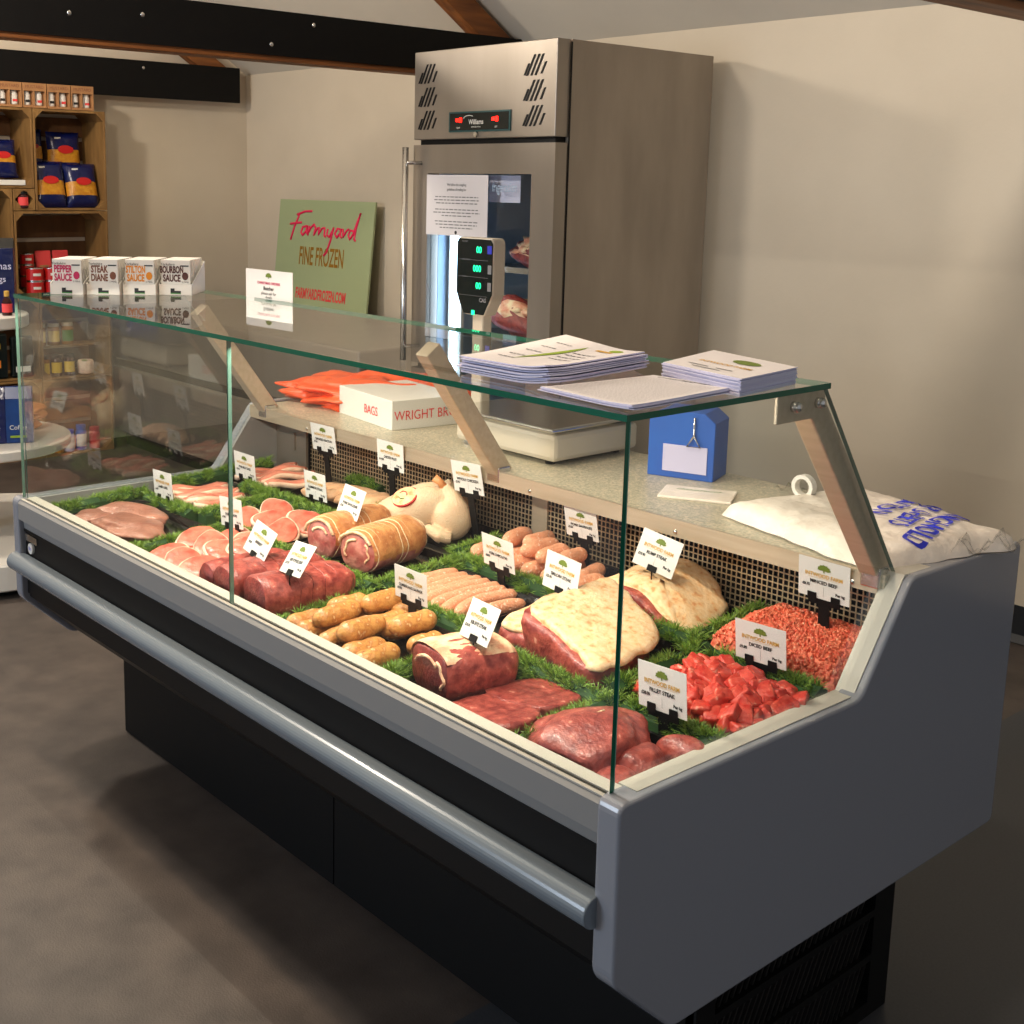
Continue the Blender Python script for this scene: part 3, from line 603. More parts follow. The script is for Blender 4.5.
# ------------------------------------------------------------------ sauce boxes
dirx = Vector((.197, .288, 0)).normalized(); ang = math.radians(46.5)
SAU = [('PEPPER', 'SAUCE', 'magenta', 'pink-lettered pepper sauce'), ('STEAK', 'DIANE', 'brown_ink', 'brown-lettered steak diane'), ('STILTON', 'SAUCE', 'orange_ink', 'orange-lettered stilton sauce'), ('BOURBON', 'SAUCE', 'dark_brown_ink', 'dark-lettered bourbon sauce')]
for i, (a1, a2, mt, lb) in enumerate(SAU):
    p = Vector((.056, .062, GT))+dirx*(.0885*i+.043)
    ty = thing('display_tray', 'low white card tray holding the %s sachets' % lb, 'tray', p, ang, 'sauce trays on the glass top')
    D = .138
    b = MB(); b.box(-.042, .042, 0, .0015, 0, .027); b.box(-.042, .042, 0, D, 0, .001)
    for x in (-.042, .0408): b.prism([(0, 0), (D, 0), (D, .078), (0, .027)], x, x+.0012, 'x')
    b.box(-.042, .042, D-.0015, D, 0, .078); b.build('tray', 'white_plastic', ty)
    b = MB(); b.box(-.012, .014, -.0007, 0, .006, .011); b.box(-.012, -.002, -.0007, 0, .011, .017); b.build('emblem', 'ink', ty)
    b = MB(); b.box(-.012, .014, -.0008, 0, .0035, .006); b.build('emblem_stripe', 'green', ty)
    sa = thing('sauce_packet', 'front %s packet in its white card tray' % lb, 'packet', tuple(p), ang, 'sauce packets')
    q = Matrix.Rotation(ang, 4, 'Z'); 
    off = q @ Vector((0, .006, 0)); sa.location = p+off+Vector((0, 0, .0014))
    MB().box(-.037, .037, 0, .0085, 0, .086).build('carton', 'white_plastic', sa, bevel=.001)
    FS = lambda x, y: (x, -.0006, y)
    b = MB(); put_text(b, a1, .022, lambda x, y: FS(x-.010, y*1.1+.061), .0008, .66 if len(a1) < 7 else .56); put_text(b, a2, .022, lambda x, y: FS(x-.010, y*1.1+.040), .0008, .66)
    b.add([FS(.024+.008*math.cos(t), .046+.010*math.sin(t)) for t in [2*PI*k/12 for k in range(12)]], [tuple(range(12))]); b.build('lettering', mt, sa)
    b = MB(); b.add([FS(.012, .070), FS(.033, .070), FS(.033, .073), FS(.012, .073)], [(0, 1, 2, 3)]); put_text(b, 'Yorkshire', .009, lambda x, y: FS(x-.02, y+.075)); put_text(b, '3 MINS', .006, lambda x, y: FS(x+.024, y+.031)); b.build('small_lettering', 'ink', sa)
    for k in range(1, 8):
        c = copy_tree(sa); c.location = p+q @ Vector((0, .006+k*.0158, 0))+Vector((0, 0, .0014)); c['label'] = '%s packet, %s' % (lb, ['', 'second from the front of its tray', 'third from the front of its tray', 'fourth from the front of its tray', 'fifth from the front of its tray', 'third from the back of its tray', 'second from the back of its tray', 'rearmost of its tray'][k])
# ------------------------------------------------------------------ crates on the left wall
def crate(label, y0, y1, z0, z1, xf=-3.38, dep=.275):
    t = thing('wooden_crate', label, 'crate', (xf-dep/2, (y0+y1)/2, z0), 0, 'crates stacked against the left wall')
    hw, hd, h = (y1-y0)/2-.001, dep/2, z1-z0-.002; th = .012
    for sgn in (-1, 1):
        b = MB(); b.box(-hd, hd, min(sgn*hw, sgn*(hw-th)), max(sgn*hw, sgn*(hw-th)), 0, h); b.build('end_board', 'crate_wood', t, bevel=.002)
    for z in (0, h-th):
        b = MB()
        for k in range(3): b.box(-hd+k*hd*.68, -hd+k*hd*.68+hd*.62, -hw+th, hw-th, z, z+th)
        b.build('slatted_side', 'crate_wood', t)
    b = MB(); n = max(3, int(h/.12)); g = (h-2*th)/n
    for k in range(n): b.box(-hd, -hd+.008, -hw+th, hw-th, th+k*g+.004, th+(k+1)*g-.018)
    b.build('slatted_back', 'crate_dark', t)
    for sy in (-1, 1):
        for zz, sz in ((th, 1), (h-th, -1)):
            b = MB(); e = .04; b.prism([(sy*(hw-th), zz), (sy*(hw-th-e), zz), (sy*(hw-th), zz+sz*e)], -hd+.009, hd, 'x'); b.build('corner_block', 'crate_wood', t)
    return t
crate('topmost crate of the right column, holding navy pasta bags', 1.474, 1.880, 1.333, 1.86)
crate('crate behind the sauce packets holding red tins', 1.352, 1.880, .875, 1.331)
crate('crate holding rows of yellow-labelled jars, behind the counter glass', 1.474, 1.880, .425, .873)
crate('bottom crate of the right column with bottles and jars, just above the floor', 1.474, 1.880, .0, .423)
crate('top crate of the left column at the photo edge', 1.05, 1.472, 1.45, 1.86)
crate('crate below the top one at the left photo edge, mostly behind blue box', 1.05, 1.350, .875, 1.448)
crate('tall narrow slot crate with a small pink-labelled jar', 1.352, 1.472, 1.333, 1.448)
crate('left column crate holding black packets', 1.05, 1.472, .44, .873)
crate('bottom crate of the left column behind the round display table', 1.05, 1.472, .0, .438)
for k in range(4):
    t = thing('kraft_carton', ['kraft carton of jars on crate top, at the left photo edge', 'kraft carton of jars on crate top, second from left', 'kraft carton of jars on crate top, third from left', 'kraft carton of jars on crate top, nearest the bare wall'][k], 'box', (-3.47, 1.362+k*.132, 1.861), 0, 'kraft cartons on the crates')
    b = MB(); w_ = .063
    b.box(-.09, .08, -w_, w_, 0, .012); b.box(-.09, .08, -w_, w_, .085, .125); b.box(-.09, -.085, -w_, w_, .012, .085)
    for y in (-w_, -.006, w_-.006): b.box(-.085, .08, y, y+.006 if y > -w_ else y+.006, .012, .085)
    b.build('carton', 'kraft', t)
    for y in (-.032, .032):
        b = MB(); b.lathe([(.018, 0), (.021, .004), (.021, .055), (.016, .062), (.017, .064), (.017, .071), (.0, .071)], (.045, y, .0125), 14); j = b.build('jar', 'white_plastic', t, smooth=False)
        b = MB(); b.box(.0655, .067, y-.012, y+.012, .028, .040); b.build('jar_label', 'ink' if y < 0 else 'sign_red', t)
    b = MB(); put_text(b, 'MUSTARD', .022, lambda x, y: (.0805, x, .105+y)); b.build('lettering', 'brown_ink', t)
def pillow(name, label, cat, loc, w_, h_, d_, lay, rz=PI/2, lean=0, grp=None, extra=None):
    # bag standing up: local x width, z height, y thickness (front -y)
    t = thing(name, label, cat, loc, rz, grp); t.rotation_euler = (-lean, 0, rz)
    b = MB(); nx, nz = 12, 16
    def P(u, v, s):
        e = max(0, 1-abs(u)**3)**.5*max(0, 1-abs(v)**4)**.6
        return (u*w_/2*(1-.05*(1-abs(v))), s*(d_/2*e+.0008)+.004*noise.noise(Vector((u*3, v*3, s+w_*50)))*e, (v+1)*h_/2)
    for s in (-1, 1):
        vs = [P(-1+2*i/nx, -1+2*j/nz, s) for j in range(nz+1) for i in range(nx+1)]
        for j in range(nz):
            v = -1+2*(j+.5)/nz; mi = lay(v) if s < 0 else 0
            for i in range(nx):
                q = (j*(nx+1)+i, j*(nx+1)+i+1, (j+1)*(nx+1)+i+1, (j+1)*(nx+1)+i)
                b.f.append(tuple(a+len(b.v) for a in (q if s < 0 else q[::-1]))); b.m.append(mi)
        b.v += vs
    b.build('bag', ['navy', 'pasta'], t, smooth=True)
    b = MB(); n_ = 16
    b.add([(.026*math.cos(a)*w_/.11, -d_/2-.0035, h_*.56+.013*math.sin(a)*w_/.11) for a in [2*PI*k/n_ for k in range(n_)]], [tuple(range(n_))]); b.build('red_badge', 'red', t)
    b = MB(); b.box(-w_*.3, -w_*.12, -d_/2*.8-.004, -d_/2*.8-.002, h_*.82, h_*.86); b.build('white_patch', 'white_plastic', t)  # small white patch near the top left of the bag
    return t
lay = lambda v: 1 if -.55 < v < .1 else 0
pillow('pasta_bag', 'navy pasta bag standing front left in the top crate', 'bag', (-3.43, 1.580, 1.347), .185, .25, .08, lay, lean=.25, grp='pasta bags')
pillow('pasta_bag', 'navy pasta bag standing front right in the top crate', 'bag', (-3.43, 1.765, 1.347), .185, .24, .08, lay, lean=.25, grp='pasta bags')
pillow('pasta_bag', 'navy pasta bag standing behind, higher in the top crate', 'bag', (-3.56, 1.72, 1.53), .19, .22, .06, lay, lean=.1, grp='pasta bags')
pillow('pasta_bag', 'navy pasta bag at the back left corner of top crate', 'bag', (-3.57, 1.55, 1.55), .11, .21, .05, lay, lean=.1, grp='pasta bags')
pillow('snack_bag', 'dark snack bag in the left column top crate', 'bag', (-3.44, 1.33, 1.50), .16, .20, .07, lambda v: 1 if -.3 < v < .1 else 0, lean=.2)
MB_ = MB(); MB_.box(-3.42, -3.375, 1.25, 1.42, 1.464, 1.49); o = MB_.build('price_strip', 'white_plastic'); tag(o, 'white shelf price strip below the dark snack bag', 'label')
def jar(name, label, loc, r, h, body, lid, lab=None, grp=None, lb_ink=None, sq=0):
    t = thing(name, label, 'jar', loc, 0, grp)
    MB().lathe([(r*.9, 0), (r, r*.12), (r, h*.72), (r*.8, h*.82), (r*.8, h*.84)], (0, 0, 0), 18).build('glass_body', body, t, smooth=False)
    MB().lathe([(r*.88, h*.84), (r*.9, h*.85), (r*.9, h), (0, h)], (0, 0, 0), 18).build('lid', lid, t)
    if lab:
        b = MB(); n_ = 8; vs = []
        for k in range(n_+1):
            a = -1.0+2.0*k/n_-.25
            for z in (h*.16, h*.66): vs.append((math.cos(a)*(r+.001), math.sin(a)*(r+.001), z))
        b.add(vs, [(2*k, 2*k+2, 2*k+3, 2*k+1) for k in range(n_)]); b.build('jar_label', lab, t)
    return t
jar('small_jar', 'small pink-labelled jar in the narrow slot between crates', (-3.40, 1.412, 1.346), .030, .085, 'jam', 'black', 'sign_red')
for i, (y, z, m1, m2, lb) in enumerate([(1.505, .439, 'honey', 'black', 'yellow-labelled dark jar, lower row left'), (1.575, .439, 'jam', 'black', 'yellow-labelled dark jar, lower row middle'), (1.648, .439, 'jam', 'black', 'yellow-labelled dark jar, lower row right')]):
    jar('preserve_jar', lb+' of the jar crate', (-3.43, y, z), .032, .115, m1, m2, 'yellow', 'preserve jars')
for i, (y, lb, l2) in enumerate([(1.515, 'yellow-labelled jar, upper row left', 'yellow'), (1.595, 'yellow-labelled jar, upper row middle', 'yellow'), (1.675, 'green-labelled jar, upper row right', 'green')]):
    MBx = MB(); jar('preserve_jar', lb+' of the jar crate', (-3.50, y, .60), .034, .12, 'honey', 'beige_plastic', l2, 'preserve jars')
b = MB(); b.box(-3.60, -3.465, 1.477, 1.852, .588, .6); tag(b.build('shelf_board', 'crate_wood'), 'thin wooden riser board carrying the upper jars', 'board')
b = MB(); b.box(-.06, .02, -.05, .05, 0, .055); t = thing('pot', 'clear nut pot with green sticker in the jar crate', 'pot', (-3.43, 1.745, .439))
MB().lathe([(.034, 0), (.042, .004), (.045, .06), (.04, .075), (0, .08)], (0, 0, 0), 18).build('tub', 'pork_fat', t); MB().lathe([(.015, 0), (.015, .002)], (.03, -.02, .076), 12).build('sticker', 'lime_ink', t)
for i, (y, m1, lb) in enumerate([(1.50, 'pasta', 'white-labelled jar at left'), (1.565, 'pasta', 'white-labelled jar beside it'), (1.63, 'purple_paper', 'purple-topped jar'), (1.70, 'blue_card', 'blue-topped jar'), (1.78, 'red', 'round red jar at right')]):
    jar('chutney_jar', lb+' of the bottom crate', (-3.42, y, .013), .030, .12 if i != 3 else .14, m1, ['yellow', 'yellow', 'royal', 'blue_card', 'red'][i], 'white_plastic' if i < 4 else None, 'chutney jars')
# tins in the crate behind sauce packets
def tin(label, loc, r=.034, h=.05, stackn=1):
    for k in range(stackn):
        t = thing('tin', label[k] if isinstance(label, list) else label, 'tin', (loc[0], loc[1], loc[2]+k*(h+.001)), 0, 'red tins')
        MB().lathe([(r*.96, 0), (r, .002), (r, h-.002), (r*.96, h), (r*.9, h-.002), (0, h-.002)], (0, 0, 0), 20).build('can', 'steel_bright', t)
        MB().lathe([(r+.0006, .005), (r+.0006, h-.005)], (0, 0, 0), 20).build('paper_label', 'red', t)
        b = MB(); b.add([(math.cos(a)*(r+.0014), math.sin(a)*(r+.0014), z) for z in (h*.4, h*.6) for a in (-.6, -.3, 0, .3)], [(0, 1, 5, 4), (1, 2, 6, 5), (2, 3, 7, 6)]); b.build('lettering', 'white_plastic', t)
tin(['bottom tin of the rear stack of three red tins', 'middle tin of the rear stack of three red tins', 'top tin of the rear stack of three red tins'], (-3.53, 1.475, .889+.03), .036, .06, 3)
tin(['lower red tin at crate front, left', 'upper red tin at crate front, left'], (-3.43, 1.475, .889), .045, .07, 2)
tin(['lower red tin at crate front, right', 'upper red tin at crate front, right'], (-3.43, 1.572, .889), .045, .07, 2)
b = MB(); b.box(-3.60, -3.485, 1.43, 1.52, .889, .9188); tag(b.build('riser_block', 'crate_dark'), 'dark wooden block beneath the rear tins', 'block')
for y, lb in ((1.58, 'salmon-coloured sachet at the back left of the tin crate'), (1.68, 'salmon-coloured sachet at the back right of the tin crate')):
    t = thing('sachet', lb, 'packet', (-3.54, y, .889), PI/2); t.rotation_euler = (-.15, 0, PI/2)
    MB().box(-.045, .045, -.008, .008, 0, .225).build('pouch', 'sign_red', t, bevel=.006); MB().box(-.025, .025, -.0095, -.0085, .13, .145).build('pouch_label', 'kraft', t)
t = thing('black_packet', 'black snack packet with orange picture, left edge behind table tiers', 'packet', (-3.40, 1.20, .454), PI/2)
MB().box(-.09, .09, -.02, .02, 0, .24).build('pouch', 'black_gloss', t, bevel=.01); MB().box(-.04, .05, -.022, -.0205, .06, .10).build('picture', 'orange_ink', t); MB().box(-.05, .05, -.022, -.0205, .16, .19).build('title_band', 'yellow', t)
t = thing('black_packet', 'black snack packet with pale lettering band, nearer the glass corner', 'packet', (-3.40, 1.37, .454), PI/2)
MB().box(-.06, .06, -.02, .02, 0, .22).build('pouch', 'black_gloss', t, bevel=.01); MB().box(-.04, .04, -.022, -.0205, .03, .06).build('title_band', 'white_plastic', t)
# ------------------------------------------------------------------ round tiered display table
t = thing('round_display_table', 'white round tiered display table beyond the counter left end', 'table', (-1.784, .528, 0))
def disc(r, z0, z1, nm, c=(0, 0)):
    MB().lathe([(r-.006, z0), (r, z0+.006), (r, z1-.006), (r-.006, z1), (0, z1)], (c[0], c[1], 0), 64).build(nm, 'white_laminate', t, smooth=False)
disc(.56, .03, .13, 'base_tier'); disc(.358, .462, .502, 'middle_tier'); disc(.215, .935, .985, 'top_tier')
MB().lathe([(.05, .13), (.05, .462)], (0, 0, 0), 24).build('column', 'white_laminate', t); MB().lathe([(.035, .502), (.035, .935)], (0, 0, 0), 24).build('column', 'white_laminate', t)
MB().lathe([(.50, 0), (.50, .03)], (0, 0, 0), 32).build('plinth', 'black', t)
t = thing('blue_gift_box', 'dark blue box with pale lettering on the top tier of round table', 'box', (-1.832, .589, .986), 1.15)
MB().box(-.15, .13, -.08, .08, 0, .25).build('box', 'navy', t, bevel=.002)
b = MB(); b.prism([(-.08, .25), (.08, .25), (0, .285)], -.15, .13, 'x'); b.build('gable_lid', 'black', t)
b = MB(); put_text(b, 'Christmas', .040, lambda x, y: (x+.04, -.0812, .18+y)); put_text(b, 'Puddings', .034, lambda x, y: (x+.04, -.0812, .13+y)); b.build('lettering', 'paper_blue_cool_edges', t)
t = thing('small_bottle', 'tiny red and gold bottle in front of the dark blue box', 'bottle', (-1.635, .615, .986))
MB().lathe([(.018, 0), (.019, .003), (.019, .05), (.010, .068), (.009, .085), (0, .086)], (0, 0, 0), 14).build('bottle_body', 'jam', t); MB().lathe([(.0195, .012), (.0195, .045)], (0, 0, 0), 14).build('bottle_label', 'sign_red', t); MB().lathe([(.010, .072), (.010, .092), (0, .094)], (0, 0, 0), 12).build('gold_cap', 'gold_ink', t)
for i, (dx, dy, lb) in enumerate([(.155, .005, 'blue coffee pouch at middle tier front, at left photo edge'), (.194, .095, 'blue coffee pouch with pale print, right of the other pouch')]):
    t = thing('coffee_pouch', lb, 'pouch', (-1.784+dx, .528+dy, .503), 1.15, 'blue pouches')
    b = MB(); b.prism([(-.045, 0), (.045, 0), (.03, .17), (.004, .215), (-.004, .215), (-.03, .17)], -.055, .055, 'y'); b.v = [(y, x, z) for x, y, z in b.v]; b.f = [f[::-1] for f in b.f]; b.build('pouch', 'deep_blue' if i else 'navy', t, bevel=.004)
    b = MB(); put_text(b, 'Coffee', .024, lambda x, y: (x, -.046+(.06+y)*.09, .06+y)); put_text(b, 'GROUND', .014, lambda x, y: (x, -.044+(.11+y)*.09, .12+y)); b.build('lettering', 'white_plastic', t)
    MB().box(-.03, .03, -.047, -.0445, .022, .030).build('lime_band', 'lime_ink', t)
t = thing('bread_loaves', 'tan wrapped flatbreads stacked on the middle tier', 'bread', (-1.81, .745, .503), 1.9)
for k, (x, y, z) in enumerate(((-.03, 0, 0), (.01, .01, .032), (-.01, -.005, .064))):
    b = MB(); b.ball((x, y, z+.018), (.095, .065, .020), 24, 10, namp=.15, nsc=1.6, seed=k, zmin=z); b.build('flatbread', 'bread', t, smooth=True)
# ------------------------------------------------------------------ display: trays, grass strips
def tray(label, x0, x1, y0, y1, rz=0):
    cx, cy = (x0+x1)/2, (y0+y1)/2; w_, d_ = (x1-x0)/2, (y1-y0)/2
    t = thing('meat_tray', label, 'tray', (cx, cy, dk(cy)+.001), rz, 'black trays in the display')
    t.rotation_euler = (math.atan(.05), 0, rz)
    def rr(w2, d2, r, n=5):
        p = []
        for (sx, sy, a0) in ((1, 1, 0), (-1, 1, PI/2), (-1, -1, PI), (1, -1, 1.5*PI)):
            for k in range(n+1): a = a0+PI/2*k/n; p.append((sx*(w2-r)+r*math.cos(a), sy*(d2-r)+r*math.sin(a)))
        return p
    rings = [(rr(w_-.012, d_-.012, .02), 0), (rr(w_-.004, d_-.004, .025), .018), (rr(w_, d_, .028), .019), (rr(w_, d_, .028), .0175), (rr(w_-.005, d_-.005, .024), .016), (rr(w_-.014, d_-.014, .018), .003)]
    # outside, lip, inside
    b = MB(); N_ = len(rings[0][0]); vs = []
    order = [rings[0], rings[3], rings[2], rings[1], rings[4], rings[5]]
    for p, z in order: vs += [(x, y, z) for x, y in p]
    fs = [(i*N_+k, i*N_+(k+1) % N_, (i+1)*N_+(k+1) % N_, (i+1)*N_+k) for i in range(5) for k in range(N_)]
    fs += [tuple(range(N_))[::-1], tuple(5*N_+k for k in range(N_))]
    b.add(vs, fs); b.build('tray', 'tray_black', t)
for a in [('front tray holding the liver, leftmost', .115, .475, .035, .27), ('front tray holding the pale pork chops', .545, .775, .035, .27), ('front tray under the dark red beef joints', .80, 1.075, .035, .27), ('front tray of thick herby sausages', 1.14, 1.405, .035, .27), ('front tray holding the rib-eye joint and flat steaks', 1.465, 1.735, .035, .27), ('front right tray holding the large beef joint and fillets', 1.79, 1.965, .035, .235),
          ('middle tray of pink pork belly strips', .10, .32, .305, .50), ('middle tray of pale gammon steaks', .43, .69, .315, .475), ('middle tray under the rolled pork joints', .71, 1.045, .325, .555), ('middle tray of thin sausages', 1.10, 1.36, .315, .52), ('middle tray under the fat-capped sirloins', 1.42, 1.705, .315, .53), ('right tray heaped with diced red beef', 1.748, 1.972, .30, .505),
          ('rear left tray of bacon strips', .09, .325, .53, .745), ('rear tray of chicken breasts', .37, .62, .56, .75), ('rear tray under the whole chicken', .68, 1.0, .60, .76), ('rear tray of plump pork sausages', 1.05, 1.36, .57, .76), ('rear tray under the long rump joint', 1.375, 1.66, .565, .75), ('rear right tray of minced beef', 1.715, 1.972, .56, .76)]:
    tray(a[0], *a[1:])
def grass(label, p0, p1, w_=.052, h_=.040, seed=0):
    R_ = random.Random(seed+100); p0, p1 = Vector(p0), Vector(p1); c = (p0+p1)/2; d = p1-p0; L_ = d.length; a = math.atan2(d.y, d.x)
    zc = dk(c.y); slope = .05*math.sin(a)
    t = thing('grass_strip', label, 'garnish', (c.x, c.y, zc+.001), a, 'green plastic grass strips')
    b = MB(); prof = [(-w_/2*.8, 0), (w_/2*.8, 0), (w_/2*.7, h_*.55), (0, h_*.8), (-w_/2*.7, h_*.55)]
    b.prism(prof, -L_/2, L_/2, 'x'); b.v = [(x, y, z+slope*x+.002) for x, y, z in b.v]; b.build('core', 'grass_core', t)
    b = MB(); n = int(L_*5200)
    tufts = [(R_.uniform(-L_/2, L_/2), R_.uniform(-.5, .5)) for _ in range(int(L_*170))]
    for k in range(n):
        tx, tq = tufts[k % len(tufts)]
        q = tq+R_.gauss(0, .06); x = tx+R_.gauss(0, .003); x = max(-L_/2, min(L_/2, x)); q = max(-.58, min(.58, q))
        base = Vector((x, q*w_*.8, (h_*.72)*(1-abs(q)*1.1)+slope*x))
        out = Vector((R_.gauss(0, .34)+(x-tx)*120, q*1.5+R_.gauss(0, .25), R_.uniform(.5, 1.0)-abs(q)*.5)).normalized()
        l = R_.uniform(.014, .027); side = out.cross(Vector((R_.gauss(0, 1), R_.gauss(0, 1), R_.gauss(0, 1)))).normalized(); s2 = out.cross(side)
        r_ = .00075; m1 = base+out*l*.55+Vector((0, 0, .001)); tip = base+out*l+Vector((out.x, out.y, -.4))*.003
        vs = [base+side*r_, base-side*r_*.5+s2*r_*.8, base-side*r_*.5-s2*r_*.8, m1+side*r_*1.1, m1-side*r_*.5+s2*r_, m1-side*r_*.5-s2*r_, tip]
        b.add(vs, [(0, 1, 4, 3), (1, 2, 5, 4), (2, 0, 3, 5), (3, 4, 6), (4, 5, 6), (5, 3, 6)])
    b.build('blades', 'grass', t)
GR = [('grass strip along the left end of display, front', (.068, .045), (.062, .31)), ('grass strip between the liver and the pork chops', (.510, .045), (.510, .29)), ('grass strip along the left end of display, rear', (.058, .345), (.048, .71)),
      ('grass strip in front of the bacon and chicken breasts', (.20, .525), (.66, .525)), ('short grass strip between pork belly and gammon', (.375, .30), (.372, .50)), ('grass strip between chicken breasts and whole chicken', (.655, .555), (.645, .76)),
      ('short grass strip behind the chicken breasts', (.36, .77), (.50, .768)), ('grass strip between liver and pork belly strips', (.12, .288), (.345, .288)), ('grass strip between pork chops and gammon steaks', (.54, .293), (.77, .293)), ('grass strip between beef joints and rolled pork', (.80, .293), (1.07, .297)),
      ('grass strip between beef joints and herby sausages', (1.108, .04), (1.108, .27)), ('grass strip between rolled pork and thin sausages', (1.075, .32), (1.072, .545)), ('grass strip between whole chicken and plump sausages', (1.025, .57), (1.025, .70)), ('grass strip between thin and plump sausages', (1.05, .545), (1.385, .545)),
      ('grass strip between herby sausages and rib-eye joint', (1.435, .04), (1.435, .285)), ('grass strip between herby and thin sausages', (1.12, .292), (1.41, .292)), ('grass strip behind the rib-eye joint', (1.445, .262), (1.745, .255)), ('grass strip between flat steaks and large beef joint', (1.762, .04), (1.762, .27)),
      ('grass strip between sirloins and diced beef', (1.728, .30), (1.725, .55)), ('grass strip between rump joint and mince', (1.688, .565), (1.688, .765)), ('grass strip between sirloins and rump joint', (1.42, .55), (1.70, .552)), ('grass strip between diced beef and mince', (1.755, .532), (1.968, .532)), ('grass strip between large joint and diced beef', (1.785, .265), (1.968, .268))]
for i, g_ in enumerate(GR): grass(g_[0], g_[1], g_[2], seed=i)
# ------------------------------------------------------------------ price tickets
def ticket(i, label, x, y, z, yw, lean, rl, s, title, price, pinned=False):
    t = thing('price_ticket', label, 'price ticket', (x, y, z))
    cy, sy = math.cos(yw), math.sin(yw); cp_, sp_ = math.cos(lean), math.sin(lean); cr, sr = math.cos(rl), math.sin(rl)
    def T3(v):
        v = (v[0]*cr+v[2]*sr, v[1], -v[0]*sr+v[2]*cr); v = (v[0], v[1]*cp_+v[2]*sp_, -v[1]*sp_+v[2]*cp_); return Vector((v[0]*cy-v[1]*sy, v[0]*sy+v[1]*cy, v[2]))
    t.matrix_world = Matrix.Translation((x, y, z)) @ Matrix((T3((1, 0, 0)), T3((0, 1, 0)), T3((0, 0, 1)))).transposed().to_4x4()
    w_, h_ = s/2, s/2/1.27
    MB().box(-w_, w_, 0, .0009, -h_, h_).build('card', 'card_white', t); F_ = lambda x, y: (x*s/.09, -.0007, y*s/.09)
    b = MB(); tree_logo(b, lambda x, y: F_(x, y+.018), .0115); b.build('tree_emblem', 'olive_ink', t)
    b = MB(); put_text(b, 'INTWOOD FARM', .0098, lambda x, y: F_(x, y+.0070), .0003, .86); b.add([F_(-.028, .0018), F_(.028, .0018), F_(.028, .0022), F_(-.028, .0022)], [(0, 1, 2, 3)]); b.build('heading', 'gold_ink', t)
    b = MB(); put_text(b, title, .0088, lambda x, y: F_(x, y-.0055), .0003, .9 if len(title) < 14 else .68); put_text(b, price, .0070, lambda x, y: F_(x-.031, y-.0135), .0003, .85); put_text(b, 'Per kg', .0070, lambda x, y: F_(x+.029, y-.0205), .0003, .9)
    b.add([F_(-.0002, -.012), F_(.0002, -.012), F_(.0002, -.030), F_(-.0002, -.030)], [(0, 1, 2, 3)]); b.build('lettering', 'ink', t)
    if pinned:
        b = MB(); b.box(-.010, .010, -.0025, .003, -h_-.002, -h_+.010); b.build('clip', 'black', t)
        inv = t.matrix_world.inverted(); b = MB(); gx = T3((0, .0015, -h_))+Vector((x, y, z)); b.tube([inv @ gx, inv @ (gx+Vector((0, 0, -.035)))], .0013, 8); b.build('pin', 'black', t)
    else:
        b = MB(); b.box(-w_*.62, w_*.62, .001, .0035, -h_-.012, -h_+.006)
        for cx in (-w_*.62, w_*.30): b.box(cx, cx+w_*.34, -.002, .0035, -h_-.004, -h_+.010)
        b.build('clip', 'black', t); zb = dk(y)-z+.002; b = MB(); b.box(-.010, .010, .001, .004, zb, -h_-.010); b.box(-.022, .022, -.008, .016, zb, zb+.003); b.build('stand', 'black', t)
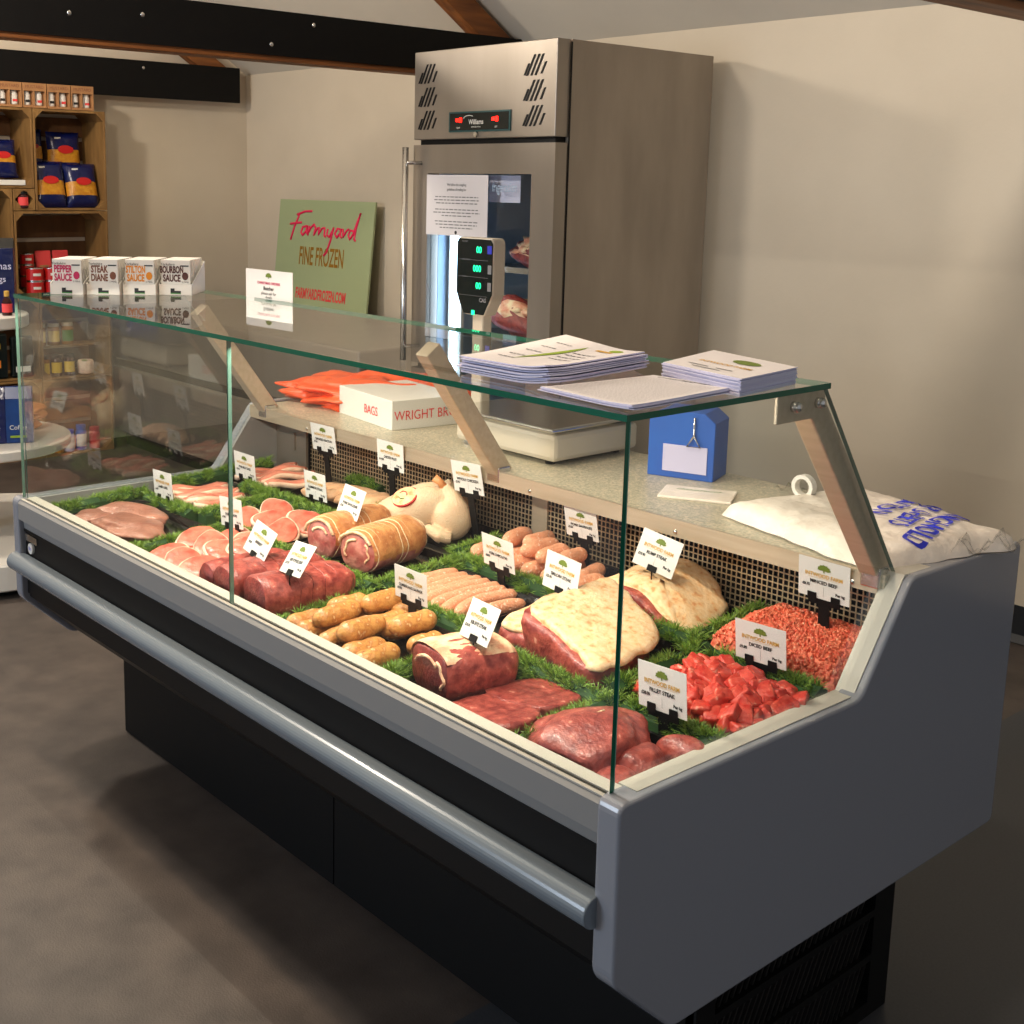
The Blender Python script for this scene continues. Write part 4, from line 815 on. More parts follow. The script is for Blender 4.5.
TK = [(.210, .281, .735, .04, -.05, -.03, .091, "LAMBS LIVER", "£6.50", 0, 'white price ticket standing behind the liver'),
 (.203, .530, .750, .08, -.11, .03, .091, "PORK BELLY SLICES", "£8.50", 0, 'white price ticket in front of the bacon strips, rear left'),
 (.595, .251, .750, .06, -.04, -.06, .088, "PORK CHOPS", "£8.80", 0, 'white price ticket standing behind the pork chops, at the glass joint'),
 (.889, .143, .770, .01, .46, .16, .086, "BRISKET", "£9.99", 1, 'tilted price ticket pinned to the left beef joint'),
 (1.065, .118, .780, -.19, .63, -.12, .087, "BEEF TOPSIDE JOINT", "£12.50", 1, 'tilted price ticket pinned to the front beef joint'),
 (.499, .554, .750, .02, -.09, -.01, .091, "GAMMON STEAK", "£9.60", 0, 'white price ticket standing before the chicken breasts'),
 (.807, .438, .790, -.07, .36, .02, .089, "PORK SHOULDER", "£7.95", 1, 'tilted price ticket pinned to the rear rolled pork'),
 (.390, .656, .843, .10, -.16, .01, .094, "SMOKED BACON", "£9.20", 0, 'leftmost of the price tickets overlapping the steel rail before the grille'),
 (.674, .656, .846, .10, -.11, .04, .092, "CHICKEN FILLET", "£10.50", 0, 'price ticket standing behind the chicken breasts before the grille'),
 (.958, .656, .846, .06, -.18, -.04, .096, "WHOLE CHICKEN", "£5.95", 0, 'price ticket behind the whole chicken, under the middle strut'),
 (1.279, .229, .760, .11, -.12, .06, .084, "CUMBERLAND SAUSAGE", "£8.95", 0, 'white price ticket standing behind the thick herby sausages'),
 (1.566, .143, .790, -.18, .44, -.04, .084, "RIB EYE STEAK", "£24.95", 1, 'tilted price ticket pinned on top of the rib-eye joint'),
 (1.238, .493, .765, .02, -.19, .05, .090, "PORK CHIPOLATAS", "£8.95", 0, 'white price ticket standing behind the thin sausages'),
 (1.468, .439, .790, -.02, .09, .07, .090, "SIRLOIN STEAK", "£23.95", 1, 'price ticket pinned in the left fat-capped sirloin'),
 (1.278, .695, .802, .08, -.23, .01, .086, "PORK SAUSAGES", "£8.50", 0, 'price ticket standing at the back of the plump sausages'),
 (1.531, .639, .810, .15, .29, .17, .092, "RUMP STEAK", "£15.95", 1, 'tilted price ticket pinned on the long rump joint'),
 (1.880, .659, .842, .09, -.18, .04, .095, "MINCED BEEF", "£8.75", 0, 'price ticket standing behind the mince, rightmost before the grille'),
 (1.868, .501, .760, .13, -.17, .01, .092, "DICED BEEF", "£9.80", 0, 'price ticket standing between the mince and the diced beef'),
 (1.875, .240, .750, .0, -.04, -.05, .094, "FILLET STEAK", "£38.00", 0, 'price ticket standing between the diced beef and the small fillets')]
for i, a in enumerate(TK): ticket(i, a[10], *a[:7], a[7], a[8], bool(a[9]))
# ------------------------------------------------------------------ meat
def sausage(name, label, pts, r, m, group, seed=0, zc=None, k=22):
    # pts: plan points of the centre line; the height follows the deck or zc
    R_ = random.Random(seed); P3 = [Vector((p[0], p[1], p[2] if len(p) > 2 else (zc if zc else dk(p[1])+.004+r))) for p in pts]
    L = [0]
    for a, b_ in zip(P3, P3[1:]): L.append(L[-1]+(b_-a).length)
    c = P3[len(P3)//2] if len(P3) > 2 else (P3[0]+P3[-1])/2; c = Vector((c.x, c.y, c.z-r)); q = []; rr = []
    wob = [R_.uniform(-1, 1) for _ in range(4)]
    for i in range(k+1):
        t = i/k; s_ = t*L[-1]
        if len(P3) == 2: p = P3[0].lerp(P3[1], t); nrm = Vector((-(P3[1]-P3[0]).y, (P3[1]-P3[0]).x, 0)); p = p+nrm*(.05*wob[0]*math.sin(PI*t))
        else: p = P3[0]*(1-t)**2+P3[1]*2*t*(1-t)*1.0+P3[2]*t*t
        e = min(t, 1-t)*L[-1]/r
        w_ = math.sqrt(max(0, 1-(1-min(1, e/1.15))**2)) if e < 1.15 else 1
        if i in (0, k): w_ = .10
        w_ *= (1-.22*abs(2*t-1)**3)*(1+.05*math.sin(t*7+wob[1]*3)+.03*math.sin(t*17+wob[2]*3))
        q.append(p-c); rr.append(r*max(.1, w_))
    b = MB(); b.tube(q, rr, 14); o = b.build(name, m, None, smooth=True, loc=c); return tag(o, label, name.replace('_', ' ') if False else 'sausage', group)
RS = .0200
FAT = [((1.205, .235), (1.255, .268), 0, 'lying at the very back by the ticket stand'), ((1.165, .115), (1.185, .205), 1, 'upper layer, left centre'), ((1.137, .040), (1.150, .135), 0, 'lowest at the far left of pile'), ((1.180, .035), (1.178, .120), 0, 'near front left, half under its neighbour'), ((1.200, .060), (1.190, .175), 1, 'upper layer, front left'), ((1.155, .150), (1.168, .255), 0, 'rear left beside the grass strip'),
       ((1.206, .170), (1.206, .268), 1, 'upper layer, rear centre'), ((1.250, .035), (1.240, .150), 0, 'front centre with a plump rounded end'), ((1.245, .150), (1.255, .250), 0, 'centre rear, under two others'), ((1.290, .050), (1.282, .165), 1, 'upper layer, front centre'),
       ((1.285, .155), (1.290, .262), 0, 'rear right of centre'), ((1.325, .030), (1.325, .135), 0, 'front right, touching the tray front'), ((1.327, .140), (1.335, .245), 1, 'upper layer, rear right'), ((1.367, .030), (1.360, .135), 0, 'front right corner of its tray'), ((1.373, .145), (1.380, .225), 0, 'rear right corner of its tray')]
for i, (a, b_, lv, lb) in enumerate(FAT): sausage('herby_sausage', 'thick golden herby sausage, '+lb, [a, b_], RS+.001, 'herb_sausage', 'thick herby sausages', i, dk(a[1])+.010+RS+lv*.024)
THIN = [[(1.095, .375), (1.11, .500)], [(1.125, .345), (1.135, .505)], [(1.155, .335), (1.16, .50)], [(1.185, .325), (1.18, .50)], [(1.218, .300), (1.19, .40), (1.205, .505)], [(1.25, .300), (1.215, .40), (1.235, .505)], [(1.285, .300), (1.235, .40), (1.26, .50)], [(1.31, .32), (1.26, .41), (1.295, .495)], [(1.335, .34), (1.31, .41), (1.335, .48)]]
od = ['leftmost', 'second from left', 'third from left', 'fourth from left', 'middle one, slightly bent,', 'fourth from right', 'third from right', 'second from right', 'rightmost']
for i, p in enumerate(THIN): sausage('thin_sausage', 'thin pink sausage, %s in its fanned row' % od[i], p, .0135, 'pork_sausage', 'thin sausages', 40+i, dk(p[0][1])+.006+.0135+(.010 if 2 < i < 8 else .004))
zr_ = dk(.65)+.006+.018
REAR = [((1.07, .585), (1.04, .625), (1.055, .690), .0), ((1.085, .66), (1.05, .745), 0), ((1.115, .63), (1.09, .735), .03), ((1.125, .60), (1.14, .70), 0), ((1.155, .65), (1.15, .745), .032), ((1.185, .61), (1.19, .72), .03), ((1.165, .575), (1.175, .665), 0),
        ((1.225, .575), (1.21, .68), .0), ((1.245, .60), (1.24, .70), .031), ((1.275, .62), (1.255, .74), .0), ((1.30, .60), (1.275, .715), .03), ((1.335, .62), (1.305, .735), .0), ((1.345, .585), (1.36, .68), 0.0), ((1.10, .575), (1.12, .60), (1.165, .565), 0), ((1.28, .575), (1.30, .66), 0)]
rl = ['curled one at far left', 'back left beside the steel post', 'upper layer, second from left', 'lower layer, left of centre', 'upper layer by the steel post', 'upper layer, centre', 'lower layer, front centre', 'lower layer, centre right', 'upper layer, right of centre', 'lower layer, third from right at the back', 'upper layer, nearest the right end', 'lower layer, second from right', 'rightmost, next to the rump joint', 'short one at the front left', 'front right, mostly behind a ticket']
for i, p in enumerate(REAR): sausage('plump_sausage', 'plump pale pork sausage, '+rl[i], [q for q in p if isinstance(q, tuple)], .0185, 'pork_sausage', 'plump pork sausages', 60+i, zr_+p[-1])
def slab(name, label, outline, z0, h, fat_t, mats=('beef', 'fat'), tilt=None, group=None, seed=0, dome=.2, shift=(0, 0), fatcover=1.0, bulge=.08):
    # outline in plan (counter-clockwise); lean body with a fat layer on top
    n = len(outline); P = []
    for i in range(n):
        p0, p1, p2, p3 = [Vector(outline[(i+k-1) % n]) for k in range(4)]
        for s in range(5):
            t = s/5; P.append(.5*((2*p1)+(p2-p0)*t+(2*p0-5*p1+4*p2-p3)*t*t+(3*p1-p0-3*p2+p3)*t**3))
    c = sum(P, Vector((0, 0)))/len(P); P = [p-c for p in P]; N_ = len(P)
    t = thing(name, label, 'meat', (c.x, c.y, z0), 0, group)
    tl = tilt or (lambda x, y: 0)
    def ring(sc, z, jit=0, k=0):
        o_ = []
        for i, p in enumerate(P):
            w_ = 1+jit*noise.noise(Vector((p.x*30, p.y*30, k+seed))); o_.append((p.x*sc*w_, p.y*sc*w_, z+tl(p.x*sc, p.y*sc)*min(1, z/h if h else 1)))
        return o_
    def skin(rings, cap=True):
        b = MB(); vs = [v for r_ in rings for v in r_]; m = len(rings)
        fs = [(i*N_+k, i*N_+(k+1) % N_, (i+1)*N_+(k+1) % N_, (i+1)*N_+k) for i in range(m-1) for k in range(N_)]
        vs += [(0, 0, rings[0][0][2]*0+0), (0, 0, sum(v[2] for v in rings[-1])/N_)]
        fs += [(i, m*N_, (i+1) % N_)[::1] for i in range(N_)]; fs += [((m-1)*N_+i, (m-1)*N_+(i+1) % N_, m*N_+1) for i in range(N_)]
        b.add(vs, fs); return b
    J = .10
    lean = [ring(.90, 0, J, 1), ring(.97, h*.12, J, 2), ring(1+bulge*.5, h*.4, J, 3), ring(1.0, h*.8, J, 4), ring(.97, h*.97, J, 5), ring(.8, h*1.0, J, 6)]
    skin(lean).build('lean', mats[0], t, smooth=True)
    if fat_t:
        rs = [ring(.95, h*.93, J, 5)] ; top = []
        for sc_, f_ in ((1.03, .0), (1.045, .35), (1.02, .85), (.95, 1.05), (.8, 1.12+dome*.4), (.55, 1.12+dome*.8), (.3, 1.12+dome)):
            r_ = ring(sc_*fatcover, h*.95+fat_t*f_, J, 5); r_ = [(x+shift[0], y+shift[1], z+.0035*noise.noise(Vector((x*40, y*40, seed)))) for x, y, z in r_]; top.append(r_)
        skin([rs[0]]+top).build('fat_cap', mats[1], t, smooth=True)
    return t
zc = lambda y: dk(y)+.006
slab('sirloin_joint', 'left fat-capped sirloin piece, mostly behind the larger one', [(1.435, .315), (1.50, .310), (1.555, .32), (1.535, .42), (1.50, .515), (1.44, .52), (1.385, .50), (1.41, .40)], zc(.4), .036, .013, seed=3, group='fat-capped sirloins', shift=(.004, .006))
slab('sirloin_joint', 'large square fat-capped sirloin slab with red cut face', [(1.498, .312), (1.60, .290), (1.690, .272), (1.700, .35), (1.682, .445), (1.60, .485), (1.50, .510), (1.494, .42)], zc(.4), .068, .012, seed=8, tilt=lambda x, y: -x*.22+y*.06, group='fat-capped sirloins', shift=(.010, .012), fatcover=.97, bulge=.03)
slab('rump_joint', 'long curved rump joint with yellow fat cap beside the mince', [(1.365, .60), (1.42, .590), (1.50, .580), (1.58, .565), (1.635, .565), (1.655, .64), (1.625, .715), (1.56, .745), (1.46, .745), (1.38, .70)], zc(.66), .060, .014, seed=12, tilt=lambda x, y: y*.10-x*.08-x*x*3, shift=(.002, .024), fatcover=.93, bulge=.02)
# rib-eye joint: barrel with a red face at its front end
def barrel(name, label, a, b_, rw, rh, outer, face, group=None, strings=0, seed=0, fat=None, k=22, n=28, zl=None, sag=.08, strmat='string', sq=1.0, band=None):
    a, b_ = Vector(a), Vector(b_); c = (a+b_)/2; y0 = c.y; z0 = zl if zl is not None else zc(y0); L = (b_-a).length; ang_ = math.atan2(b_.y-a.y, b_.x-a.x)
    t = thing(name, label, 'meat', (c.x, c.y, z0), ang_, group)
    def sec(s_, th):
        e = 1-max(0, abs(s_-.0)-.0)**6*.30 if s_ > 0 else 1-abs(s_)**10*.10
        if strings: e *= 1-.035*(math.cos(PI*(s_+1)*strings)**8)
        x = s_*L/2; ny = math.copysign(abs(math.cos(th))**sq, math.cos(th)); nz = math.copysign(abs(math.sin(th))**sq, math.sin(th)); w_ = 1+.09*noise.noise(Vector((ny*1.4, nz*1.4, s_*1.2+seed)))
        y = ny*rw*e*w_; z = rh+nz*rh*e*w_
        if nz < -.3: z = max(z, 0+rh*.06)
        return (x, y, z)
    vs = []; 
    for i in range(k+1):
        s_ = -1+2*i/k
        for j in range(n): vs.append(sec(s_, 2*PI*j/n))
    fs = [(i*n+j, i*n+(j+1) % n, (i+1)*n+(j+1) % n, (i+1)*n+j)[::-1] for i in range(k) for j in range(n)]
    b = MB(); b.add(vs, fs); 
    e0 = [(-L/2-.003, y*.9, rh+(z-rh)*.9) for x, y, z in vs[:n]]; e1 = [(L/2+.010, y*.7, rh+(z-rh)*.7) for x, y, z in vs[-n:]]
    q = len(b.v); b.add(e1+[(L/2+.013, 0, rh)], [(j, (j+1) % n, n) for j in range(n)]); b.f += [((k*n)+j, (k*n)+(j+1) % n, q+(j+1) % n, q+j)[::-1] for j in range(n)]; b.m += [0]*n
    if band:
        for i in range(k):
            for j in range(n):
                if band[0] < 2*PI*(j+.5)/n+.12*math.sin(i*.7) < band[1]: b.m[i*n+j] = 1
    b.build('outer', [outer, band[2]] if band else outer, t, smooth=True)
    m = MB(); rim = [(x, y, z) for x, y, z in vs[:n]]; m.add(rim+e0+[(-L/2-.005, 0, rh)], [(j, (j+1) % n, n+(j+1) % n, n+j)[::-1] for j in range(n)]+[(n+j, n+(j+1) % n, 2*n) [::-1] for j in range(n)])
    m.build('cut_face', face, t, smooth=True)
    if fat:
        f = MB(); 
        for (r0, a0, a1, w2) in fat:
            pts = []
            for q_ in range(13):
                th = a0+(a1-a0)*q_/12; pts.append((-L/2-.004, math.cos(th)*rw*r0*(1+.08*math.sin(q_)), rh+math.sin(th)*rh*r0))
            f.tube(pts, w2, 6)
        f.build('fat_seam', 'fat_pale', t, smooth=True)
    for i in range(strings):
        s_ = -1+2*(i+.5)/strings; pts = []
        for j in range(29): x, y, z = sec(s_, 2*PI*j/28); pts.append((x+.002*math.sin(j+i), y*1.008, rh+(z-rh)*1.008+.0004))
        f = MB(); f.tube(pts, .0011, 5, cap=False); f.build('string', strmat, t)
    return t
barrel('rolled_pork', 'front rolled pork joint tied with string, pale scored rind', (.955, .345), (.915, .535), .056, .050, 'rind', 'ham_cut', 'rolled pork joints', 12, 2, sq=.9, band=(PI*1.08, PI*1.7, 'ham_cut'), fat=[(.88, .3, 2.6, .004), (.55, -.5, 1.6, .003), (.62, 2.4, 3.8, .0025)])
barrel('rolled_pork', 'rolled pork joint behind the front one, with a pinned ticket', (.815, .350), (.780, .55), .052, .048, 'rind', 'ham_cut', 'rolled pork joints', 10, 7, sq=.9, band=(PI*1.08, PI*1.7, 'ham_cut'), fat=[(.88, .2, 2.8, .004), (.5, .5, 2.6, .003)])
barrel('beef_joint', 'front dark red beef joint with a round cut face', (1.015, .05), (1.035, .255), .054, .042, 'beef', 'beef_dark', 'beef topside joints', 7, 3, sq=.75, strmat='beef_dark')
barrel('beef_joint', 'middle dark red beef joint behind the front one', (.905, .045), (.925, .262), .048, .040, 'beef', 'beef_dark', 'beef topside joints', 7, 4, sq=.75, strmat='beef_dark')
barrel('beef_joint', 'leftmost dark red beef joint, next to the pork chops', (.835, .048), (.830, .24), .032, .034, 'beef', 'beef_dark', 'beef topside joints', 0, 5)
def sized(n, *a, **k): return barrel(n, *a, **k)
t = barrel('rib_eye_joint', 'barrel-shaped rib-eye joint with cream fat top', (1.525, .07), (1.550, .215), .066, .046, 'beef', 'beef_dark', None, 0, 9, sq=.72, fat=[(.6, .3, 2.4, .003), (.75, 2.2, 3.6, .003)])
b = MB(); vs = []; n1, n2 = 18, 14; L = .148
for i in range(n1+1):
    s_ = -1+2*i/n1
    for j in range(n2+1):
        th = .12+(PI-.75)*j/n2; w_ = 1.035+.05*noise.noise(Vector((s_*2, th*2, 4))); ed = min(1, min(i, n1-i, j, n2-j)/1.5)
        e = 1-max(0, s_)**6*.28; cq = math.copysign(abs(math.cos(th))**.72, math.cos(th)); sq_ = abs(math.sin(th))**.72; vs.append((s_*L/2*.99, cq*.066*e*(w_*ed+.985*(1-ed)), .046+sq_*.046*e*(w_*ed+.985*(1-ed))))
b.add(vs, [(i*(n2+1)+j, (i+1)*(n2+1)+j, (i+1)*(n2+1)+j+1, i*(n2+1)+j+1) for i in range(n1) for j in range(n2)]); b.build('fat_cap', 'fat_pale', t, smooth=True)
slab('flat_steak', 'flat red steak lying right of the rib-eye joint, rear one', [(1.60, .13), (1.665, .125), (1.715, .165), (1.712, .24), (1.64, .25), (1.60, .20)], zc(.2)+.004, .018, 0, ('beef', 'fat'), seed=4, group='flat steaks')
slab('flat_steak', 'flat red steak lying right of the rib-eye joint, front one', [(1.605, .045), (1.68, .042), (1.722, .07), (1.718, .14), (1.65, .16), (1.605, .12)], zc(.1)+.004, .022, 0, ('beef', 'fat'), seed=6, group='flat steaks')
def lump(name, label, c, r, m, seed, rz=0, namp=.25, nsc=1.3, group=None, cat='meat', n=40, k=26, ry=0, extra=None, sink=.0):
    t = thing(name, label, cat, (c[0], c[1], zc(c[1])+(c[2] if len(c) > 2 else 0)), 0, group)
    q = Matrix.Rotation(rz, 3, 'Z') @ Matrix.Rotation(ry, 3, 'Y')
    b = MB(); b.ball((0, 0, r[2]*.82), r, n, k, rot=q, namp=namp, nsc=nsc, seed=seed, zmin=0); b.build('flesh', m, t, smooth=True)
    if extra: extra(t)
    return t
def sinew(pts, w_):
    def f(t):
        b = MB(); b.tube(pts, w_, 6); b.build('sinew', 'fat_pale', t, smooth=True)
    return f
lump('large_beef_joint', 'large smooth dark red beef joint in the front right tray', (1.838, .125), (.086, .094, .036), 'beef', 21, .15, .34, 1.3, extra=sinew([(-.02+.0, -.072, .034), (-.012, -.045, .055), (-.002, -.01, .066), (.006, .02, .071)], .0018))
lump('fillet_piece', 'small round beef fillet at the front right corner', (1.942, .065), (.034, .038, .023), 'beef', 22, .2, .15, 1.3, 'small beef fillet pieces')
lump('fillet_piece', 'small wedge-shaped beef fillet, middle of the three', (1.925, .135), (.040, .044, .024), 'beef', 23, .4, .2, 1.3, 'small beef fillet pieces')
lump('fillet_piece', 'small barrel-shaped beef fillet at the back, by the grass', (1.950, .205), (.044, .028, .025), 'beef', 24, .15, .1, 1.2, 'small beef fillet pieces')
lump('liver', 'broad brown slice of liver at the front of leftmost tray', (.33, .125), (.125, .062, .020), 'liver', 31, .1, .3, 1.4, 'liver slices')
lump('liver', 'brown liver slice at the back of leftmost tray', (.235, .185), (.11, .055, .020), 'liver', 32, .3, .3, 1.4, 'liver slices')
lump('liver', 'narrow brown liver slice at the far left end', (.185, .105), (.055, .055, .016), 'liver', 33, 1.0, .3, 1.4, 'liver slices')
def chop(name, label, c, rz, s=1.0, z=0, lean=0, seed=0, group=None, w_=.042, l=.052, th=.016):
    t = thing(name, label, 'meat', (c[0], c[1], zc(c[1])+z), rz, group); t.rotation_euler = (Matrix.Rotation(-lean, 3, Vector((.62, .74, 0))) @ Matrix.Rotation(rz, 3, 'Z')).to_euler()
    n = 36; R1 = [(math.cos(2*PI*k/n)*w_*s*(1+.22*math.cos(2*PI*k/n+.8)), math.sin(2*PI*k/n)*l*s*(1+.08*math.sin(4*PI*k/n+seed))) for k in range(n)]
    def loft(rs):
        b = MB(); vs = [v for r_ in rs for v in r_]; m = len(rs); k_ = len(vs)
        vs += [tuple(sum(v[i] for v in rs[0])/n for i in range(3)), tuple(sum(v[i] for v in rs[-1])/n for i in range(3))]
        fs = [(i*n+k, i*n+(k+1) % n, (i+1)*n+(k+1) % n, (i+1)*n+k) for i in range(m-1) for k in range(n)]+[((k+1) % n, k, k_) for k in range(n)]+[((m-1)*n+k, (m-1)*n+(k+1) % n, k_+1) for k in range(n)]
        b.add(vs, fs); return b
    rg = lambda f, z_, dy=0: [(x*f, y*f-dy, z_+.002*noise.noise(Vector((x*60, y*60, seed+z_*50)))) for x, y in R1]
    loft([rg(.93, 0), rg(1, th*.3), rg(1, th*.75), rg(.95, th), rg(.5, th*.96)]).build('fat_rim', 'pork_fat', t, smooth=True)
    loft([rg(.88, th*.6, .003*s), rg(.92, th*1.12, .003*s), rg(.85, th*1.28, .003*s), rg(.4, th*1.32, .003*s)]).build('lean_eye', 'pork_lean', t, smooth=True)
    return t
CH = [(.60, .085, .2, 0, 'front left'), (.665, .08, 1.2, .004, 'front middle'), (.735, .085, 2.4, 0, 'front right'), (.585, .165, 2.9, .012, 'middle row left'), (.645, .165, .9, .016, 'middle row centre'), (.71, .16, 1.8, .014, 'middle row right'), (.62, .235, .4, .006, 'back row left'), (.69, .235, 1.4, .01, 'back row right'), (.745, .20, 2.2, .02, 'back right corner, against the beef joints')]
for i, (x, y, a, z, lb) in enumerate(CH): chop('pork_chop', 'pale pink boneless pork chop, '+lb, (x, y), a, 1.0, z+.012, -.34, i, 'pork chops')
GM = [(.475, .355, .3, 0, 'flat at the front left'), (.50, .43, 1.1, .008, 'curled upright at the back'), (.565, .38, 2.0, .004, 'middle of its tray'), (.635, .36, .6, .0, 'front right'), (.63, .43, 1.7, .006, 'back right, half behind rolled pork')]
for i, (x, y, a, z, lb) in enumerate(GM): chop('gammon_steak', 'pink gammon steak, '+lb, (x, y), a, 1.0, z+.012, -.42, i+20, 'gammon steaks')
def strip(name, label, a, b_, w_, th, z, group, seed, m=('pork_fat', 'pork')):
    a, b_ = Vector(a), Vector(b_); c = (a+b_)/2; d = b_-a; t = thing(name, label, 'meat', (c.x, c.y, zc(c.y)+z), math.atan2(d.y, d.x), group); L = d.length
    for nm, mm, o0, o1, zz in (('rind', m[0], -w_/2, w_/2, 0), ('lean_layer', m[1], -w_*.42, w_*.34, th*.25)):
        n = 20; vs = []
        for i in range(n+1):
            s_ = i/n; x = (s_-.5)*L*(1 if nm == 'rind' else .97); y = .010*math.sin(s_*5+seed); zz_ = .006*(1+math.sin(s_*7+seed*2)); e = max(.35, min(1, min(s_, 1-s_)*7))
            for (yy, z_) in ((o0, 0), (o1, 0), (o1*1.05, th*.6), (o1*.85, th), (o0*.85, th), (o0*1.05, th*.6)): vs.append((x, y+yy*e, zz_+z_+zz))
        b = MB(); b.add(vs, [(i*6+k, (i+1)*6+k, (i+1)*6+(k+1) % 6, i*6+(k+1) % 6) for i in range(n) for k in range(6)]+[(0, 1, 2, 3, 4, 5), tuple(n*6+k for k in range(6))[::-1]]); b.build(nm, mm, t, smooth=True)
for i, (a, b_, z, lb) in enumerate([((.135, .33), (.14, .48), 0, 'leftmost'), ((.175, .32), (.185, .485), .006, 'second from left'), ((.215, .315), (.225, .485), .010, 'middle one'), ((.255, .315), (.26, .48), .006, 'second from right'), ((.295, .32), (.30, .47), 0, 'rightmost')]):
    strip('pork_belly_strip', 'pink pork belly strip, %s of the row' % lb, a, b_, .036, .016, z, 'pork belly strips', i)
for i, (a, b_, z, lb) in enumerate([((.11, .56), (.115, .73), 0, 'leftmost'), ((.15, .555), (.155, .735), .008, 'second from left'), ((.19, .55), (.195, .735), .014, 'middle one'), ((.23, .55), (.235, .73), .012, 'second from right'), ((.275, .55), (.285, .72), .004, 'rightmost')]):
    strip('bacon_strip', 'thick streaky bacon strip, %s of the rear left row' % lb, a, b_, .040, .014, z, 'bacon strips', i+9)
for i, (x, y, a, z, lb) in enumerate([(.40, .655, 1.2, 0, 'leftmost'), (.445, .65, 1.3, .006, 'second from left'), (.49, .655, 1.35, .010, 'third from left'), (.53, .665, 1.4, .008, 'third from right'), (.565, .67, 1.45, .004, 'second from right'), (.598, .68, 1.5, 0, 'rightmost')]):
    lump('chicken_breast', 'pale chicken breast fillet, %s in rear tray' % lb, (x, y, z), (.066, .026, .020), 'breast', 50+i, a, .2, 1.2, 'chicken breasts', n=26, k=16)
# whole chicken
t = thing('whole_chicken', 'whole raw chicken with round red-edged sticker', 'poultry', (.835, .645, zc(.66)), .80)
b = MB()
b.ball((-.040, 0, .052), (.100, .060, .050), 32, 20, rot=Matrix.Rotation(-.20, 3, 'Y'))
b.ball((-.022, -.020, .062), (.088, .042, .052), 28, 18, rot=Matrix.Rotation(-.42, 3, 'Y')); b.ball((-.022, .022, .062), (.088, .042, .052), 28, 18, rot=Matrix.Rotation(-.42, 3, 'Y'))
b.ball((.058, -.046, .050), (.048, .032, .050), 24, 16); b.ball((.058, .046, .050), (.048, .032, .050), 24, 16)
b.tube([(.075, -.042, .070), (.060, -.034, .100), (.040, -.022, .122)], [.026, .019, .012], 16); b.tube([(.075, .042, .070), (.060, .034, .100), (.040, .018, .122)], [.026, .019, .012], 16)
b.tube([(.0, -.066, .034), (.035, -.090, .020), (.060, -.088, .016)], [.011, .017, .013], 14); b.tube([(-.06, .055, .03), (-.03, .085, .022), (0, .082, .018)], [.014, .018, .012], 14)
b.ball((.085, 0, .045), (.030, .034, .030), 16, 12)
o = b.build('body', 'chicken', t, smooth=True); rm = o.modifiers.new('remesh', 'REMESH'); rm.mode = 'VOXEL'; rm.voxel_size = .0030; rm.use_smooth_shade = True; sm = o.modifiers.new('smooth', 'SMOOTH'); sm.iterations = 5; sm.factor = .6
b = MB(); b.tube([(.042, -.024, .116), (.028, -.020, .132), (.014, -.018, .142)], [.010, .0085, .010], 12); b.build('leg_bone_end', 'rind', t, smooth=True)
nrm = Vector((-.42, -.42, .80)).normalized(); cc = Vector((-.056, -.030, .100)); ax = nrm.cross(Vector((0, 0, 1))).normalized(); ay = nrm.cross(ax)
def discv(r_, off, n_=28): return [cc+nrm*(off-22*(r_**2)*.25)+ax*math.cos(2*PI*k/n_)*r_+ay*math.sin(2*PI*k/n_)*r_*.86 for k in range(n_)]
b = MB(); n_ = 28; b.add(discv(.037, .004)+discv(.034, .0045)+discv(.034, .0005)+discv(.037, .0), [(k, (k+1) % n_, n_+(k+1) % n_, n_+k) for k in range(n_)]+[(3*n_+k, 3*n_+(k+1) % n_, (k+1) % n_, k) for k in range(n_)]); b.build('sticker_ring', 'red', t)
b = MB(); b.add(discv(.034, .0043)+discv(.016, .0043)+[cc+nrm*.0046], [(k, (k+1) % n_, n_+(k+1) % n_, n_+k) for k in range(n_)]+[(n_+k, n_+(k+1) % n_, 2*n_) for k in range(n_)]); b.build('sticker', 'fat', t)
b = MB(); pp = lambda u, v: cc+nrm*(.0052-22*(u*u+v*v)*.25)+ax*u+ay*v
b.tube([pp(.013*math.cos(a), .002+.010*math.sin(a)) for a in [-.2-k*.27 for k in range(11)]], .0010, 5); b.build('sticker_mark', 'red', t); b = MB(); b.tube([pp(-.012, .010), pp(-.004, .014), pp(.006, .011), pp(.012, .013)], .0010, 5); b.build('sticker_print', 'green', t)
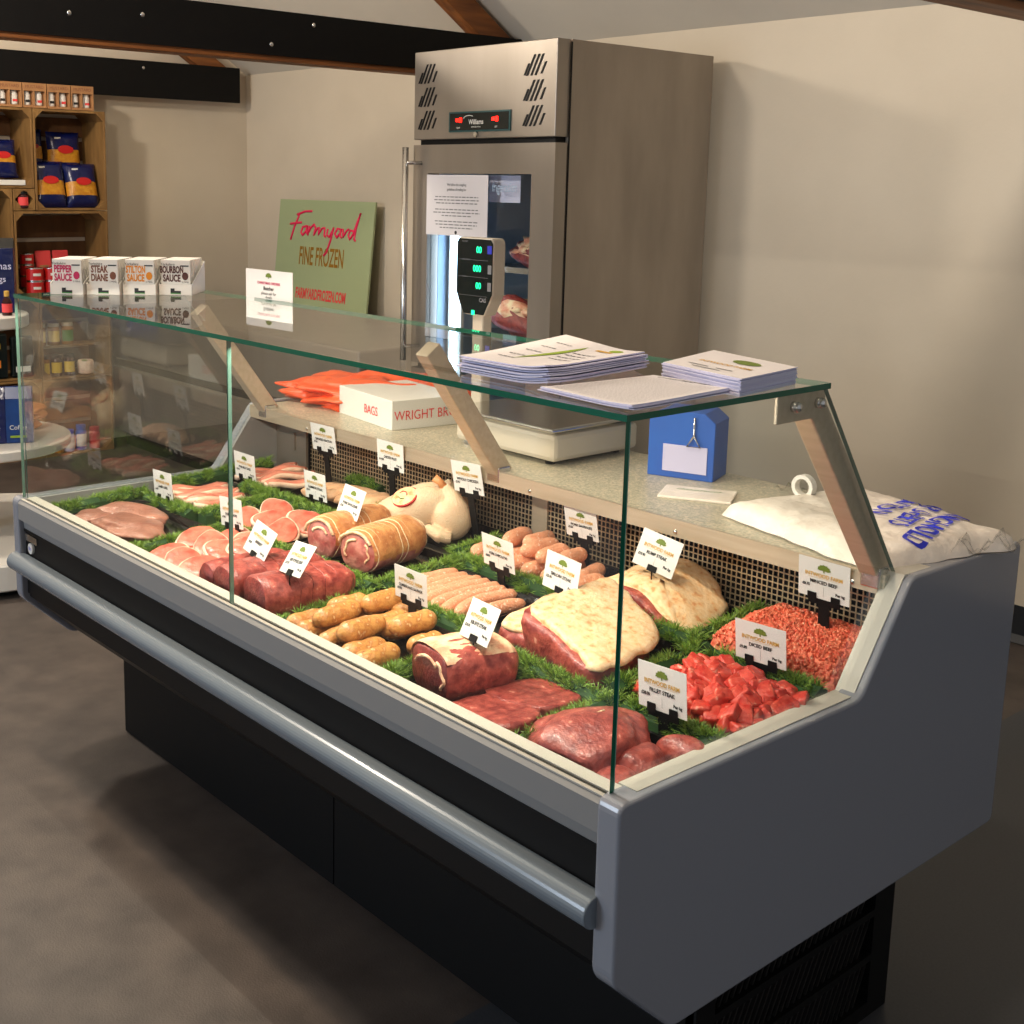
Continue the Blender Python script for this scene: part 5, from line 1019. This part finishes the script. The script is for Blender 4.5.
# diced beef: separate chunks
R_ = random.Random(11); protos = []
for k in range(6):
    b = MB(); rx, ry_, rz_ = R_.uniform(.015, .023), R_.uniform(.012, .016), R_.uniform(.009, .013); b.box(-rx, rx, -ry_, ry_, -rz_, rz_)
    b.v = [(x*R_.uniform(.6, 1.15), y*R_.uniform(.6, 1.15), z*R_.uniform(.6, 1.2)) for x, y, z in b.v]
    me_o = b.build('beef_chunk', 'beef_dice', None, smooth=True, bevel=.0042, seg=3); protos.append(me_o)
used = 0; placed = []
for it in range(4000):
    if len(placed) >= 135: break
    x = R_.uniform(1.764, 1.962); y = R_.uniform(.315, .492); u = (x-1.863)/.11; v = (y-.405)/.10; e = 1-max(abs(u), abs(v))**3
    hmax = .006+.030*max(0, e); z = zc(y)+.010+hmax*math.sqrt(R_.random())
    if any((x-p[0])**2+(y-p[1])**2+((z-p[2])*1.2)**2 < .0175**2 for p in placed): continue
    placed.append((x, y, z)); k = used % 6
    o = protos[k] if used < 6 else protos[k].copy()
    if used >= 6: COL.objects.link(o)
    o.location = (x, y, z); o.rotation_euler = (R_.uniform(-.6, .6), R_.uniform(-.6, .6), R_.uniform(0, 6.28)); used += 1
    tag(o, 'red diced beef chunk, %s %s of the right tray' % ('high on the heap' if z > zc(y)+.036 else ('low in the heap' if z < zc(y)+.022 else 'mid-height in the heap'), ('at the front left' if y < .38 else 'at the back left' if y > .44 else 'at the middle left') if x < 1.845 else ('at the front right' if y < .38 else 'at the back right' if y > .44 else 'at the middle right') if x > 1.905 else ('at the front centre' if y < .38 else 'at the back centre' if y > .44 else 'at the very centre')), 'meat', 'diced beef chunks')
# minced beef: an uncountable mound
b = MB()
nx = 44; vs = []
def mh(x, y):
    u = (x-1.845)/.128; v = (y-.660)/.098; e = max(0, 1-max(abs(u), abs(v))**4.5)
    return zc(y)+.004+.062*(e**.6)+.010*e*noise.noise(Vector((x*22, y*22, 1)))
for j in range(nx+1):
    for i in range(nx+1):
        x = 1.845+.128*(-1+2*i/nx); y = .660+.098*(-1+2*j/nx); vs.append((x, y, mh(x, y)))
b.add(vs, [(j*(nx+1)+i, j*(nx+1)+i+1, (j+1)*(nx+1)+i+1, (j+1)*(nx+1)+i) for j in range(nx) for i in range(nx)])
for k in range(2700):
    x = R_.uniform(1.722, 1.968); y = R_.uniform(.565, .755); z = mh(x, y)
    if z < zc(y)+.012: continue
    a = R_.uniform(0, 6.28); l = R_.uniform(.0030, .0050); r_ = R_.uniform(.0034, .0050); p = Vector((x, y, z+R_.uniform(-.001, .002))); d = Vector((math.cos(a), math.sin(a), R_.uniform(-.5, .7))).normalized()
    n1 = Vector((-math.sin(a), math.cos(a), 0)); b.tube([p-d*l*.6, p-d*l*.3, p+n1*l*.25, p+d*l*.5], [r_*.4, r_, r_, r_*.4], 6)
o = b.build('minced_beef', 'mince', None, smooth=True); tag(o, 'mound of coarse bright minced beef in the rear right tray', 'meat', None, 'stuff')
